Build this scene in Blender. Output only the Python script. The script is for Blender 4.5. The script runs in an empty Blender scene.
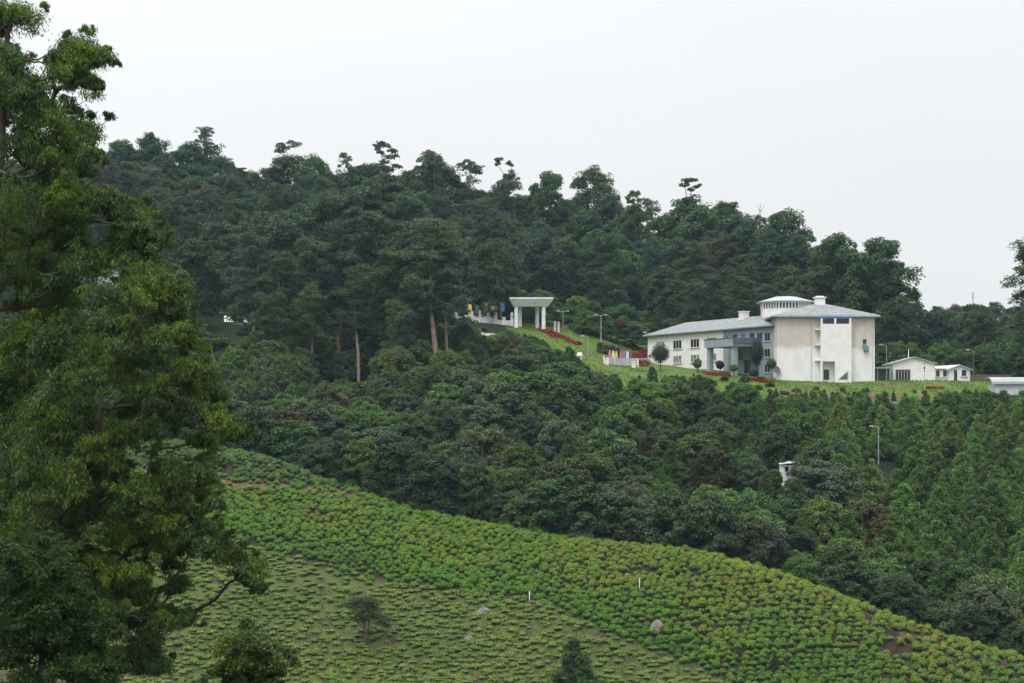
import bpy, math, random
import numpy as np

rng = np.random.default_rng(11)
random.seed(5)
R = math.radians
C = bpy.context.scene.collection
F = 1900.0          # focal length of the view in pixels (1024 wide)
V0 = 430.0          # row of the eye level
HAZE = 0.000075

# ------------------------------------------------------------------ helpers
def P(u, v, Y):
    return np.array([(u - 512.0) / F * Y, Y, (V0 - v) / F * Y])

def proj(p):
    return 512 + F * p[0] / p[1], V0 - F * p[2] / p[1]

def unit(a):
    return a / np.maximum(np.linalg.norm(a, axis=-1, keepdims=True), 1e-9)

def quad_mesh(name, V, Q, mats, midx=None, smooth=False):
    me = bpy.data.meshes.new(name)
    V = np.asarray(V, np.float32); Q = np.asarray(Q, np.int32)
    me.vertices.add(len(V)); me.vertices.foreach_set('co', V.ravel())
    n = len(Q)
    me.loops.add(n * 4); me.loops.foreach_set('vertex_index', Q.ravel())
    me.polygons.add(n)
    me.polygons.foreach_set('loop_start', np.arange(n, dtype=np.int32) * 4)
    if midx is not None:
        me.polygons.foreach_set('material_index', np.asarray(midx, np.int32))
    me.polygons.foreach_set('use_smooth', np.full(n, smooth, dtype=bool))
    me.update(calc_edges=True)
    for m in (mats if isinstance(mats, (list, tuple)) else [mats]):
        me.materials.append(m)
    return me

class MB:
    """collects shapes in world metres and links them as one mesh object"""
    def __init__(s): s.v = []; s.f = []; s.m = []
    def add(s, vs, fs, m=0):
        o = len(s.v); s.v += [tuple(map(float, p)) for p in vs]
        s.f += [tuple(i + o for i in f) for f in fs]; s.m += [m] * len(fs)
        return s
    def prism(s, poly, z0, z1, m=0, top=None):
        n = len(poly); top = top or poly
        vs = [(p[0], p[1], z0) for p in poly] + [(p[0], p[1], z1) for p in top]
        fs = [tuple(range(n))[::-1], tuple(range(n, 2 * n))]
        fs += [(i, (i + 1) % n, n + (i + 1) % n, n + i) for i in range(n)]
        return s.add(vs, fs, m)
    def box(s, c, size, ax=(1, 0), m=0):
        """box centred in plan on c, c[2] its bottom; size along ax, across, up"""
        ax = np.array(ax, float); ax /= np.linalg.norm(ax); pr = np.array([-ax[1], ax[0]])
        c2 = np.array(c[:2], float); a, b = ax * size[0] / 2, pr * size[1] / 2
        return s.prism([c2 - a - b, c2 + a - b, c2 + a + b, c2 - a + b], c[2], c[2] + size[2], m)
    def tube(s, pts, rad, n=8, m=0):
        pts = np.asarray(pts, float); rad = np.broadcast_to(np.asarray(rad, float), (len(pts),))
        V, Q = tube(pts, rad, n)
        s.add(V, [tuple(q) for q in Q], m)
        k = len(V)
        base = len(s.v) - k
        s.f += [tuple(base + i for i in range(n))[::-1], tuple(base + k - n + i for i in range(n))]; s.m += [m, m]
        return s
    def obj(s, name, mats, parent=None, root=None, smooth=False):
        me = bpy.data.meshes.new(name)
        off = np.array(root.location) if root is not None else np.zeros(3)
        me.from_pydata([tuple(np.array(p) - off) for p in s.v], [], s.f)
        for m in (mats if isinstance(mats, (list, tuple)) else [mats]): me.materials.append(m)
        me.polygons.foreach_set('material_index', s.m)
        if smooth: me.polygons.foreach_set('use_smooth', [True] * len(s.f))
        me.update()
        o = bpy.data.objects.new(name, me); C.objects.link(o)
        if parent is not None: o.parent = parent
        return o

def tag(o, label=None, cat=None, group=None, kind=None):
    if label: o['label'] = label
    if cat: o['category'] = cat
    if group: o['group'] = group
    if kind: o['kind'] = kind
    return o

def thing(name, label, cat, loc, group=None):
    o = bpy.data.objects.new(name, None); C.objects.link(o)
    o.empty_display_size = 0.3
    o.location = tuple(map(float, loc))
    return tag(o, label, cat, group)

def child(name, me, parent, color=None):
    o = bpy.data.objects.new(name, me); C.objects.link(o); o.parent = parent
    if color is not None: o.color = (*color, 1)
    return o

def tube(pts, rad, n=6):
    d = unit(np.gradient(pts, axis=0))
    ref = np.array([0.31, 0.12, 0.94]) if abs(d[0][2]) < 0.85 else np.array([1.0, 0.2, 0.0])
    a = unit(np.cross(d, ref)); b = np.cross(d, a)
    th = np.arange(n) * 2 * math.pi / n
    V = pts[:, None, :] + rad[:, None, None] * (a[:, None, :] * np.cos(th)[None, :, None] + b[:, None, :] * np.sin(th)[None, :, None])
    k = len(pts); i = np.arange(k - 1)[:, None] * n; j = np.arange(n)[None, :]; j2 = (j + 1) % n
    Q = np.stack([i + j, i + j2, i + n + j2, i + n + j], -1).reshape(-1, 4)
    return V.reshape(-1, 3), Q

def join(parts):
    V, Q, o = [], [], 0
    for v, q in parts:
        V.append(v); Q.append(np.asarray(q) + o); o += len(v)
    return np.concatenate(V), np.concatenate(Q)

# ------------------------------------------------------------------ materials
def nt(name):
    m = bpy.data.materials.new(name); m.use_nodes = True
    t = m.node_tree; t.nodes.clear()
    return m, t, t.nodes, t.links

def N(ns, kind, **kw):
    n = ns.new(kind)
    for k, v in kw.items():
        if k in n.inputs.keys() if hasattr(n.inputs, 'keys') else False: n.inputs[k].default_value = v
        else: setattr(n, k, v)
    return n

def leaf_material(name, spread=0.75, young=(1.5, 1.25, 0.7), noise_scale=0.55, trans=0.28, gloss=0.5):
    """leaf colour = the plant's own colour, each leaf a little lighter or darker, sprays of younger yellower leaves"""
    m, t, ns, L = nt(name)
    out = ns.new('ShaderNodeOutputMaterial')
    oi = ns.new('ShaderNodeObjectInfo'); geo = ns.new('ShaderNodeNewGeometry'); tc = ns.new('ShaderNodeTexCoord')
    nz = ns.new('ShaderNodeTexNoise'); nz.inputs['Scale'].default_value = noise_scale; nz.inputs['Detail'].default_value = 2
    L.new(tc.outputs['Object'], nz.inputs['Vector'])
    rmp = ns.new('ShaderNodeMapRange'); rmp.inputs[1].default_value = 0.45; rmp.inputs[2].default_value = 0.68
    L.new(nz.outputs['Fac'], rmp.inputs[0])
    vr = ns.new('ShaderNodeMapRange'); vr.inputs[3].default_value = 1 - spread / 2; vr.inputs[4].default_value = 1 + spread / 2
    L.new(geo.outputs['Random Per Island'], vr.inputs[0])
    mul = ns.new('ShaderNodeVectorMath'); mul.operation = 'SCALE'
    L.new(oi.outputs['Color'], mul.inputs[0]); L.new(vr.outputs[0], mul.inputs['Scale'])
    yg = ns.new('ShaderNodeVectorMath'); yg.operation = 'MULTIPLY'; yg.inputs[1].default_value = young
    L.new(mul.outputs[0], yg.inputs[0])
    mx = ns.new('ShaderNodeMix'); mx.data_type = 'RGBA'
    L.new(rmp.outputs[0], mx.inputs[0]); L.new(mul.outputs[0], mx.inputs[6]); L.new(yg.outputs[0], mx.inputs[7])
    bs = ns.new('ShaderNodeBsdfPrincipled'); bs.inputs['Roughness'].default_value = gloss
    bs.inputs['Specular IOR Level'].default_value = 0.28
    tr = ns.new('ShaderNodeBsdfTranslucent')
    tcx = ns.new('ShaderNodeVectorMath'); tcx.operation = 'MULTIPLY'; tcx.inputs[1].default_value = (1.25, 1.2, 0.6)
    L.new(mx.outputs[2], tcx.inputs[0]); L.new(tcx.outputs[0], tr.inputs['Color'])
    L.new(mx.outputs[2], bs.inputs['Base Color'])
    ms = ns.new('ShaderNodeMixShader'); ms.inputs[0].default_value = trans
    L.new(bs.outputs[0], ms.inputs[1]); L.new(tr.outputs[0], ms.inputs[2]); L.new(ms.outputs[0], out.inputs['Surface'])
    return m

def plain(name, col, rough=0.7, var=0.15, scale=1.5, metal=0.0, bump=0.0, col2=None, detail=4):
    """paint, concrete, metal: a base colour broken up by two scales of noise"""
    m, t, ns, L = nt(name)
    out = ns.new('ShaderNodeOutputMaterial'); bs = ns.new('ShaderNodeBsdfPrincipled')
    tc = ns.new('ShaderNodeTexCoord'); nz = ns.new('ShaderNodeTexNoise')
    nz.inputs['Scale'].default_value = scale; nz.inputs['Detail'].default_value = detail
    L.new(tc.outputs['Object'], nz.inputs['Vector'])
    mx = ns.new('ShaderNodeMix'); mx.data_type = 'RGBA'
    c2 = col2 or tuple(c * (1 - 2 * var) for c in col)
    mx.inputs[6].default_value = (*c2, 1); mx.inputs[7].default_value = (*col, 1)
    mr = ns.new('ShaderNodeMapRange'); mr.inputs[1].default_value = 0.3; mr.inputs[2].default_value = 0.6
    L.new(nz.outputs['Fac'], mr.inputs[0]); L.new(mr.outputs[0], mx.inputs[0])
    L.new(mx.outputs[2], bs.inputs['Base Color'])
    bs.inputs['Roughness'].default_value = rough; bs.inputs['Metallic'].default_value = metal
    if bump:
        bp = ns.new('ShaderNodeBump'); bp.inputs['Strength'].default_value = bump; bp.inputs['Distance'].default_value = 0.1
        L.new(nz.outputs['Fac'], bp.inputs['Height']); L.new(bp.outputs[0], bs.inputs['Normal'])
    L.new(bs.outputs[0], out.inputs['Surface'])
    return m

def wall_material(name, paint, raw, z_edge, soft=0.6):
    """white paint below, bare weathered render above an uneven edge, rain streaks and blotches"""
    m, t, ns, L = nt(name)
    out = ns.new('ShaderNodeOutputMaterial'); bs = ns.new('ShaderNodeBsdfPrincipled'); bs.inputs['Roughness'].default_value = 0.85
    geo = ns.new('ShaderNodeNewGeometry'); sep = ns.new('ShaderNodeSeparateXYZ'); L.new(geo.outputs['Position'], sep.inputs[0])
    n1 = ns.new('ShaderNodeTexNoise'); n1.inputs['Scale'].default_value = 0.7; n1.inputs['Detail'].default_value = 5
    L.new(geo.outputs['Position'], n1.inputs['Vector'])
    mp = ns.new('ShaderNodeMapping'); mp.inputs['Scale'].default_value = (.7, .7, 0.3); L.new(geo.outputs['Position'], mp.inputs[0])
    n2 = ns.new('ShaderNodeTexNoise'); n2.inputs['Scale'].default_value = 1.0; n2.inputs['Detail'].default_value = 6; L.new(mp.outputs[0], n2.inputs['Vector'])
    ad = ns.new('ShaderNodeMath'); ad.operation = 'MULTIPLY_ADD'; ad.inputs[1].default_value = 2.2; L.new(n1.outputs['Fac'], ad.inputs[0]); L.new(sep.outputs[2], ad.inputs[2])
    mr = ns.new('ShaderNodeMapRange'); mr.inputs[1].default_value = z_edge + 1.1 - soft; mr.inputs[2].default_value = z_edge + 1.1 + soft
    L.new(ad.outputs[0], mr.inputs[0])
    mx = ns.new('ShaderNodeMix'); mx.data_type = 'RGBA'; mx.inputs[6].default_value = (*paint, 1); mx.inputs[7].default_value = (*raw, 1)
    L.new(mr.outputs[0], mx.inputs[0])
    st = ns.new('ShaderNodeMapRange'); st.inputs[1].default_value = 0.42; st.inputs[2].default_value = 0.75; st.inputs[3].default_value = 1.0; st.inputs[4].default_value = 0.84
    L.new(n2.outputs['Fac'], st.inputs[0])
    sc = ns.new('ShaderNodeVectorMath'); sc.operation = 'SCALE'; L.new(mx.outputs[2], sc.inputs[0]); L.new(st.outputs[0], sc.inputs['Scale'])
    L.new(sc.outputs[0], bs.inputs['Base Color']); L.new(bs.outputs[0], out.inputs['Surface'])
    return m

M = dict(
    leaf=leaf_material('leaf'),
    needle=leaf_material('fine_leaf', spread=0.6, noise_scale=1.0),
    gumleaf=leaf_material('gum_leaf', spread=0.9, young=(2.25, 1.85, 0.55), noise_scale=0.5, trans=0.3, gloss=0.42),
    tealeaf=leaf_material('tea_leaf', spread=0.7, young=(1.35, 1.25, 0.7), noise_scale=0.22, trans=0.2, gloss=0.55),
    teaflush=leaf_material('tea_young_leaf', spread=0.55, young=(1.12, 1.12, 0.7), noise_scale=0.10, trans=0.3, gloss=0.5),
    petal=leaf_material('petal', spread=0.7, young=(1.2, 1.0, 1.0)),
    bark=plain('bark', (0.14, 0.10, 0.075), 0.9, 0.25, 2.0, bump=0.3),
    palebark=plain('gum_bark', (0.25, 0.18, 0.145), 0.85, 0.2, 1.0, bump=0.2, col2=(0.16, 0.10, 0.07)),
    darkbark=plain('dark_bark', (0.07, 0.052, 0.04), 0.9, 0.25, 2.0, bump=0.3),
    white=plain('white_paint', (0.78, 0.775, 0.75), 0.7, 0.06, 0.8),
    cream=plain('cream_paint', (0.80, 0.77, 0.765), 0.75, 0.05, 0.5),
    greywall=plain('blue_grey_paint', (0.29, 0.335, 0.38), 0.75, 0.08, 0.6),
    darkgrey=plain('dark_slate_paint', (0.095, 0.125, 0.15), 0.7, 0.1, 0.6),
    concrete=plain('concrete', (0.52, 0.545, 0.56), 0.85, 0.14, 1.2, bump=0.1),
    roof=plain('grey_roof_sheet', (0.23, 0.245, 0.25), 0.7, 0.17, 1.1, detail=8, bump=0.15, col2=(0.13, 0.145, 0.15)),
    lightroof=plain('pale_roof_sheet', (0.36, 0.38, 0.385), 0.6, 0.1, 0.8),
    glass=plain('dark_glass', (0.012, 0.015, 0.018), 0.12, 0.1, 2.0),
    curtainglass=plain('curtained_glass', (0.30, 0.32, 0.34), 0.2, 0.35, 1.3, col2=(0.03, 0.035, 0.04)),
    blue=plain('blue_paint', (0.02, 0.14, 0.36), 0.6, 0.1),
    teal=plain('teal_metal', (0.12, 0.24, 0.27), 0.5, 0.1),
    steel=plain('galvanised_steel', (0.42, 0.44, 0.45), 0.45, 0.1, 2.0, metal=0.3),
    dark=plain('dark_metal', (0.03, 0.032, 0.035), 0.6, 0.1),
    redroof=plain('red_tile', (0.42, 0.13, 0.095), 0.8, 0.2, 1.5),
    pinkroof=plain('faded_red_sheet', (0.62, 0.36, 0.31), 0.7, 0.15, 1.0),
    brick=plain('brown_masonry', (0.19, 0.115, 0.09), 0.9, 0.2, 1.2, bump=0.2),
    rock=plain('granite', (0.20, 0.178, 0.16), 0.9, 0.25, 1.6, bump=0.5, col2=(0.11, 0.095, 0.085)),
    palerock=plain('pale_granite', (0.36, 0.33, 0.31), 0.9, 0.15, 1.6, bump=0.4),
    pink=plain('pink_cloth', (0.66, 0.22, 0.27), 0.8, 0.05), yellow=plain('yellow_cloth', (0.72, 0.62, 0.06), 0.8, 0.05),
    purple=plain('mauve_cloth', (0.36, 0.16, 0.36), 0.8, 0.05), rose=plain('dusty_rose_cloth', (0.46, 0.22, 0.27), 0.8, 0.05),
    blackcloth=plain('slate_cloth', (0.10, 0.13, 0.15), 0.8, 0.05), bluecloth=plain('blue_cloth', (0.05, 0.16, 0.36), 0.8, 0.05),
    orange=plain('orange_cloth', (0.55, 0.17, 0.05), 0.8, 0.05), redcloth=plain('red_cloth', (0.55, 0.08, 0.07), 0.8, 0.05),
    greencloth=plain('green_cloth', (0.04, 0.2, 0.07), 0.8, 0.05),
    palegrey=plain('pale_grey_paint', (0.77, 0.80, 0.83), 0.7, 0.07, 0.8),
    asphalt=plain('worn_tarmac', (0.20, 0.19, 0.19), 0.9, 0.15, 0.8),
)

# ------------------------------------------------------------------ terrain
NODES = {   # column -> Yb(field foot), crest (Y,z), valley, mid, terrace edge, terrace, back1, back2, top, end
    -1500: [(220, -29), (300, 3), (315, 0), (345, 8), (380, 17), (400, 24), (430, 34), (500, 54), (600, 80), (800, 60)],
    -300: [(220, -29), (300, 3), (315, 0), (345, 8), (380, 17), (400, 24), (430, 34), (500, 54), (600, 80), (800, 60)],
    60:   [(215, None), (291, 0), (306, -3), (340, 6), (380, 17), (400, 24), (430, 34), (500, 50), (600, 73), (800, 40)],
    250:  [(211, None), (283, -2.4), (297, -7.5), (340, 3), (370, 10), (395, 15), (430, 23.5), (500, 40), (600, 63), (800, 30)],
    400:  [(207, None), (262, -10.5), (276, -12.5), (330, 1), (365, 9), (395, 16), (440, 25.5), (500, 37), (600, 56), (800, 25)],
    520:  [(203, None), (250, -13.1), (264, -15.5), (330, 0), (375, 10), (405, 16.5), (440, 24), (500, 34), (600, 49), (800, 20)],
    590:  [(201, None), (242.5, -13.7), (257, -17.5), (330, 0), (385, 11.6), (407, 14.2), (450, 23.7), (500, 30), (600, 45), (800, 20)],
    642:  [(200, None), (238, -13.9), (253, -19), (330, -0.5), (378, 9.6), (405, 13.2), (436, 15.0), (475, 24), (585, 43), (800, 20)],
    700:  [(199, None), (234, -14.2), (248, -20.5), (330, -1), (374, 8.8), (392, 12), (430, 14.5), (480, 25), (570, 40), (800, 20)],
    800:  [(198, None), (226, -16.8), (240, -23.5), (330, -2), (372, 8.2), (384, 9.9), (425, 12), (480, 24), (550, 33), (800, 15)],
    900:  [(197, None), (216, -21), (232, -27), (330, -3), (370, 7), (386, 10), (420, 11), (470, 17), (540, 20), (800, 5)],
    1024: [(195, None), (205, -24.4), (222, -30.5), (330, -5), (370, 6.5), (390, 9.6), (420, 11), (470, 16), (530, 20), (800, 0)],
    1400: [(180, -34), (190, -33), (205, -38), (330, -8), (370, 5), (390, 8), (420, 10), (470, 15), (530, 18), (800, 0)],
    2500: [(180, -34), (190, -33), (205, -38), (330, -8), (370, 5), (390, 8), (420, 10), (470, 15), (530, 18), (800, 0)],
}
US = np.array(sorted(NODES))
NY = np.array([[(n[0]) for n in NODES[u]] for u in US], float)
NZ = np.array([[(n[1] if n[1] is not None else -253 / F * n[0]) for n in NODES[u]] for u in US], float)
UG = np.arange(-1500, 2500, 10.0); YG = np.arange(-300, 3000, 2.0)
TZ = np.zeros((len(UG), len(YG)))
YC = np.interp(UG, US, NY[:, 1])
for i, u in enumerate(UG):
    ys = [np.interp(u, US, NY[:, k]) for k in range(NY.shape[1])]
    zs = [np.interp(u, US, NZ[:, k]) for k in range(NY.shape[1])]
    # the field bulges a little between foot and crest
    ym = 0.5 * (ys[0] + ys[1]); zm = 0.5 * (zs[0] + zs[1]) + 0.05 * (zs[1] - zs[0])
    Ys = [-300, 0, 75, 165, ys[0], ym] + ys[1:] + [1100, 3000]
    Zs = [-2, -1.7, -17, min(-33, zs[0] - 3.5), zs[0], zm] + zs[1:] + [-10, -40]
    TZ[i] = np.interp(YG, Ys, Zs)
def gsm(A, s, ax):
    k = np.arange(-int(3 * s) - 1, int(3 * s) + 2); w = np.exp(-0.5 * (k / s) ** 2); w /= w.sum()
    pad = [(0, 0), (0, 0)]; pad[ax] = (len(k) // 2,) * 2
    B = np.pad(A, pad, mode='edge'); o = np.zeros_like(A)
    for j, ww in enumerate(w):
        sl = [slice(None)] * 2; sl[ax] = slice(j, j + A.shape[ax]); o += ww * B[tuple(sl)]
    return o
TZ = gsm(gsm(TZ, 1.6, 1), 2.2, 0)
def ground(X, Y):
    X = np.asarray(X, float); Y = np.asarray(Y, float)
    u = 512 + F * X / np.maximum(Y, 60)
    a = np.clip((u - UG[0]) / 10.0, 0, len(UG) - 1.001); b = np.clip((Y - YG[0]) / 2.0, 0, len(YG) - 1.001)
    i = a.astype(int); j = b.astype(int); fa = a - i; fb = b - j
    z = (TZ[i, j] * (1 - fa) + TZ[i + 1, j] * fa) * (1 - fb) + (TZ[i, j + 1] * (1 - fa) + TZ[i + 1, j + 1] * fa) * fb
    return z + 0.18 * np.sin(X * 0.31 + 1.3 * np.sin(Y * 0.17)) * np.sin(Y * 0.27 + X * 0.11)
def gz(x, y): return float(ground(np.array([x]), np.array([y]))[0])
def at(u, Y, dz=0.0):
    x = (u - 512) / F * Y
    return np.array([x, Y, gz(x, Y) + dz])
def crestY(u): return np.interp(u, UG, YC)

# zones of the field (they follow the beds as planted, in plan)
LOWER = np.array([(-400, 470), (100, 500), (215, 536), (257, 548), (319, 567), (396, 582), (440, 591), (538, 602), (574, 617), (607, 632), (648, 647), (708, 673), (760, 700), (1400, 800)], float)
def lower_field(u, v): return v > np.interp(u, LOWER[:, 0], LOWER[:, 1])
def terrace_row(u, v): return v - (483 + (u - 220) * 0.085)

def build_ground():
    t = np.unique(np.concatenate([np.linspace(-3, -0.42, 40), np.linspace(-0.42, 0.42, 230), np.linspace(0.42, 3, 40)]))
    Y = np.unique(np.concatenate([np.linspace(-300, 0, 16), np.linspace(0, 190, 60), np.arange(190, 470, 1.5), np.arange(470, 640, 5.0), np.linspace(640, 2600, 45)]))
    T_, Y_ = np.meshgrid(t, Y); X_ = T_ * np.maximum(Y_, 60); Z_ = ground(X_, Y_)
    h, w = X_.shape
    V = np.stack([X_, Y_, Z_], -1).reshape(-1, 3)
    i = np.arange(h - 1)[:, None] * w; j = np.arange(w - 1)[None, :]
    Q = np.stack([i + j, i + j + 1, i + w + j + 1, i + w + j], -1).reshape(-1, 4)
    me = quad_mesh('ground', V, Q, ground_material(), smooth=True)
    u = 512 + F * T_.ravel() * np.maximum(Y_.ravel(), 60) / np.maximum(Y_.ravel(), 1); y = Y_.ravel()
    v = V0 - F * Z_.ravel() / np.maximum(y, 1)
    cy = crestY(u)
    tea = ((y > 175) & (y < cy + 3)).astype(float)
    low = tea * lower_field(u, v)
    te = terrace_row(u, v)
    red = tea * np.clip(1.3 - np.abs(te) / 5, 0, 1) * ((u > 180) & (u < 375)) + tea * 0.42 * np.clip((u - 740) / 140, 0, 1) * np.clip(1.3 - (cy - y) / 16, 0, 1) \
        + tea * 0.5 * np.clip(1 - np.hypot((u - 640) / 26, (v - 572) / 6), 0, 1)
    lawn = (((u > 512 + 6 * np.sin(y * .4)) & (u < 655) & (y > np.interp(u, [510, 540, 590], [428, 418, 390])) & (y < 462)) | ((u > 600) & (u < 955) & (y > 362) & (y < 440)) | ((u >= 955) & (y > 374) & (y < 398))).astype(float)
    cut = np.clip(1.4 - np.abs(y - 366) / 4.0, 0, 1) * ((u > 785) & (u < 925)) + 0.6 * np.clip(1.2 - np.hypot((u - 885) / 18, (y - 379) / 5), 0, 1) + 0.5 * np.clip(1.2 - np.hypot((u - 588) / 13, (y - 420) / 8), 0, 1)
    for nm, a in (('zone_a', (tea, low, red)), ('zone_b', (lawn, np.clip(cut, 0, 1), lawn * 0))):
        at_ = me.attributes.new(nm, 'FLOAT_COLOR', 'POINT')
        at_.data.foreach_set('color', np.stack([a[0], a[1], a[2], np.ones_like(a[0])], -1).astype(np.float32).ravel())
    o = bpy.data.objects.new('ground', me); C.objects.link(o); o['kind'] = 'structure'
    return o

def ground_material():
    m, t, ns, L = nt('hillside_ground')
    out = ns.new('ShaderNodeOutputMaterial'); bs = ns.new('ShaderNodeBsdfPrincipled'); bs.inputs['Roughness'].default_value = 0.95
    bs.inputs['Specular IOR Level'].default_value = 0.1
    tc = ns.new('ShaderNodeTexCoord')
    def noise(s, d=5):
        n = ns.new('ShaderNodeTexNoise'); n.inputs['Scale'].default_value = s; n.inputs['Detail'].default_value = d
        L.new(tc.outputs['Object'], n.inputs['Vector']); return n.outputs['Fac']
    def rng_(x, a, b):
        r = ns.new('ShaderNodeMapRange'); r.inputs[1].default_value = a; r.inputs[2].default_value = b; L.new(x, r.inputs[0]); return r.outputs[0]
    def mix(f, a, b):
        x = ns.new('ShaderNodeMix'); x.data_type = 'RGBA'; L.new(f, x.inputs[0])
        for s, c in ((6, a), (7, b)):
            if isinstance(c, tuple): x.inputs[s].default_value = (*c, 1)
            else: L.new(c, x.inputs[s])
        return x.outputs[2]
    def attr(nm):
        a = ns.new('ShaderNodeAttribute'); a.attribute_name = nm
        s = ns.new('ShaderNodeSeparateColor'); L.new(a.outputs['Color'], s.inputs[0]); return s.outputs
    za, zb = attr('zone_a'), attr('zone_b')
    fine, mid, big = noise(2.2), noise(0.35), noise(0.07)
    wood = mix(rng_(mid, 0.4, 0.6), (0.018, 0.020, 0.010), (0.018, 0.034, 0.010))
    soil = mix(rng_(fine, 0.35, 0.65), (0.018, 0.014, 0.010), (0.034, 0.027, 0.018))
    soil = mix(rng_(mid, 0.5, 0.68), soil, (0.03, 0.045, 0.015))
    straw = mix(rng_(fine, 0.4, 0.6), (0.080, 0.078, 0.034), (0.054, 0.090, 0.022))
    straw = mix(rng_(mid, 0.52, 0.64), straw, (0.05, 0.042, 0.028))
    red = mix(rng_(fine, 0.35, 0.65), (0.075, 0.045, 0.030), (0.135, 0.085, 0.058))
    lawn = mix(rng_(fine, 0.35, 0.65), (0.060, 0.112, 0.018), (0.11, 0.165, 0.03))
    lawn = mix(rng_(mid, 0.52, 0.66), lawn, (0.042, 0.08, 0.017))
    cut = mix(rng_(fine, 0.4, 0.6), (0.10, 0.066, 0.04), (0.155, 0.118, 0.07))
    c = mix(za[0], wood, soil); c = mix(za[1], c, straw); 
    def rough_mask(x, k=0.9):
        a = ns.new('ShaderNodeMath'); a.operation = 'MULTIPLY_ADD'; L.new(noise(0.5), a.inputs[0]); a.inputs[1].default_value = k; L.new(x, a.inputs[2])
        return rng_(a.outputs[0], 0.85, 1.05)
    c = mix(rough_mask(za[2]), c, red)
    lawn = mix(rng_(noise(0.9, 6), 0.54, 0.66), lawn, (0.12, 0.125, 0.04))
    c = mix(rough_mask(zb[0], 0.5), c, lawn); c = mix(rough_mask(zb[1]), c, cut)
    L.new(c, bs.inputs['Base Color'])
    bp = ns.new('ShaderNodeBump'); bp.inputs['Strength'].default_value = 0.5; bp.inputs['Distance'].default_value = 0.25
    L.new(fine, bp.inputs['Height']); L.new(bp.outputs[0], bs.inputs['Normal'])
    L.new(bs.outputs[0], out.inputs['Surface'])
    return m

# ------------------------------------------------------------------ foliage
def diamonds(Pc, Nn, T, Ln, W, fold=0.18):
    B = unit(np.cross(Nn, T)); Nn = np.cross(T, B)
    Ln = Ln[:, None]; W = W[:, None]
    a = Pc - T * Ln / 2; c = Pc + T * Ln / 2
    m = Pc - T * Ln * 0.08 + Nn * W * fold
    b = m + B * W / 2; d = m - B * W / 2
    V = np.stack([a, b, c, d], 1).reshape(-1, 3)
    Q = np.arange(len(Pc) * 4).reshape(-1, 4)
    return V, Q

def rdir(n, zmin=-1.0):
    d = unit(rng.normal(size=(n, 3)))
    if zmin > -1:
        bad = d[:, 2] < zmin; d[bad, 2] *= -1
    return d

def clump_leaves(clumps, sub=8, per=55, L=0.6, W=0.34, up=0.5, droop=0.0, srange=(0.30, 0.52), inner=0.55, zmin=-0.55, upl=0.0):
    """clumps [(centre, radii)], each broken into sprays, each spray a ball of leaves"""
    SC, SR, ND = [], [], []
    for c, r in clumps:
        c = np.array(c, float); r = np.broadcast_to(np.array(r, float), (3,))
        d = rdir(sub, -0.5)
        SC.append(c + d * r * rng.uniform(0.35, 0.9, (sub, 1))); SR.append(r[None, :] * rng.uniform(*srange, (sub, 1))); ND.append(d)
    SC = np.concatenate(SC); SR = np.concatenate(SR); ND = np.concatenate(ND)
    n = len(SC) * per
    sc = np.repeat(SC, per, 0); sr = np.repeat(SR, per, 0)
    d = rdir(n, -1); flip = (d[:, 2] < zmin); d[flip, 2] *= -1
    pos = sc + d * sr * rng.uniform(inner, 1.08, (n, 1))
    nrm = unit(d * 0.7 + np.array([0, 0, up]) + rng.normal(size=(n, 3)) * 0.45)
    T = rng.normal(size=(n, 3)); T = unit(T - nrm * np.sum(T * nrm, -1, keepdims=True))
    if droop or upl:
        T = unit(T * (1 - max(droop, upl)) + np.array([0, 0, -droop + upl]) + d * 0.25)
        nrm = unit(np.cross(T, rng.normal(size=(n, 3)) + d * 0.3))
    s = rng.uniform(0.65, 1.3, n)
    return (*diamonds(pos, nrm, T, L * s, W * s), SC)

def limb(a, b, r0, r1, sag=0.0, n=6, k=5):
    a, b = np.array(a, float), np.array(b, float)
    s = np.linspace(0, 1, k)[:, None]
    p = a + (b - a) * s; ln = np.linalg.norm(b - a)
    p[:, 2] += (-(4 * sag) * ln * (s * (1 - s)))[:, 0]
    p[1:-1] += rng.normal(size=(k - 2, 3)) * ln * 0.025
    return tube(p, np.linspace(r0, r1, k), n)

def branching(tp, clumps, r0, start=0.25, rise=1.2, n=5, k=5, thick=0.013, cap=0.34):
    """each mass of leaves hangs on the nearest wood already grown, trunk or bough, reached from below"""
    tp = np.array(tp, float)
    f = np.linspace(start, 1, 14) * (len(tp) - 1); i = np.minimum(f.astype(int), len(tp) - 2); w = (f - i)[:, None]
    nodes = list(tp[i] * (1 - w) + tp[i + 1] * w); par = [-1] * len(nodes)
    order = sorted(range(len(clumps)), key=lambda q: np.min(np.linalg.norm(np.array(nodes[:14]) - np.array(clumps[q][0]), axis=1)))
    idx = {}
    for q in order:
        c = np.array(clumps[q][0], float); A = np.array(nodes)
        d = np.linalg.norm(A - c, axis=1) + rise * np.clip(A[:, 2] - c[2] + 0.15 * np.linalg.norm((A - c)[:, :2], axis=1), 0, None)
        d[14:] *= 1.15
        j = int(np.argmin(d)); idx[q] = len(nodes); nodes.append(c); par.append(j)
    load = np.ones(len(nodes))
    for m in range(len(nodes) - 1, 13, -1): load[par[m]] += load[m]
    out = []
    for m in range(14, len(nodes)):
        a = nodes[par[m]]; ln = np.linalg.norm(nodes[m] - a)
        ra = min(r0 * cap, thick * (2 + ln) * load[m] ** .5 * 1.1); out.append(limb(a, nodes[m], ra, ra * .55, sag=.06, n=n, k=k))
    return out

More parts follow.
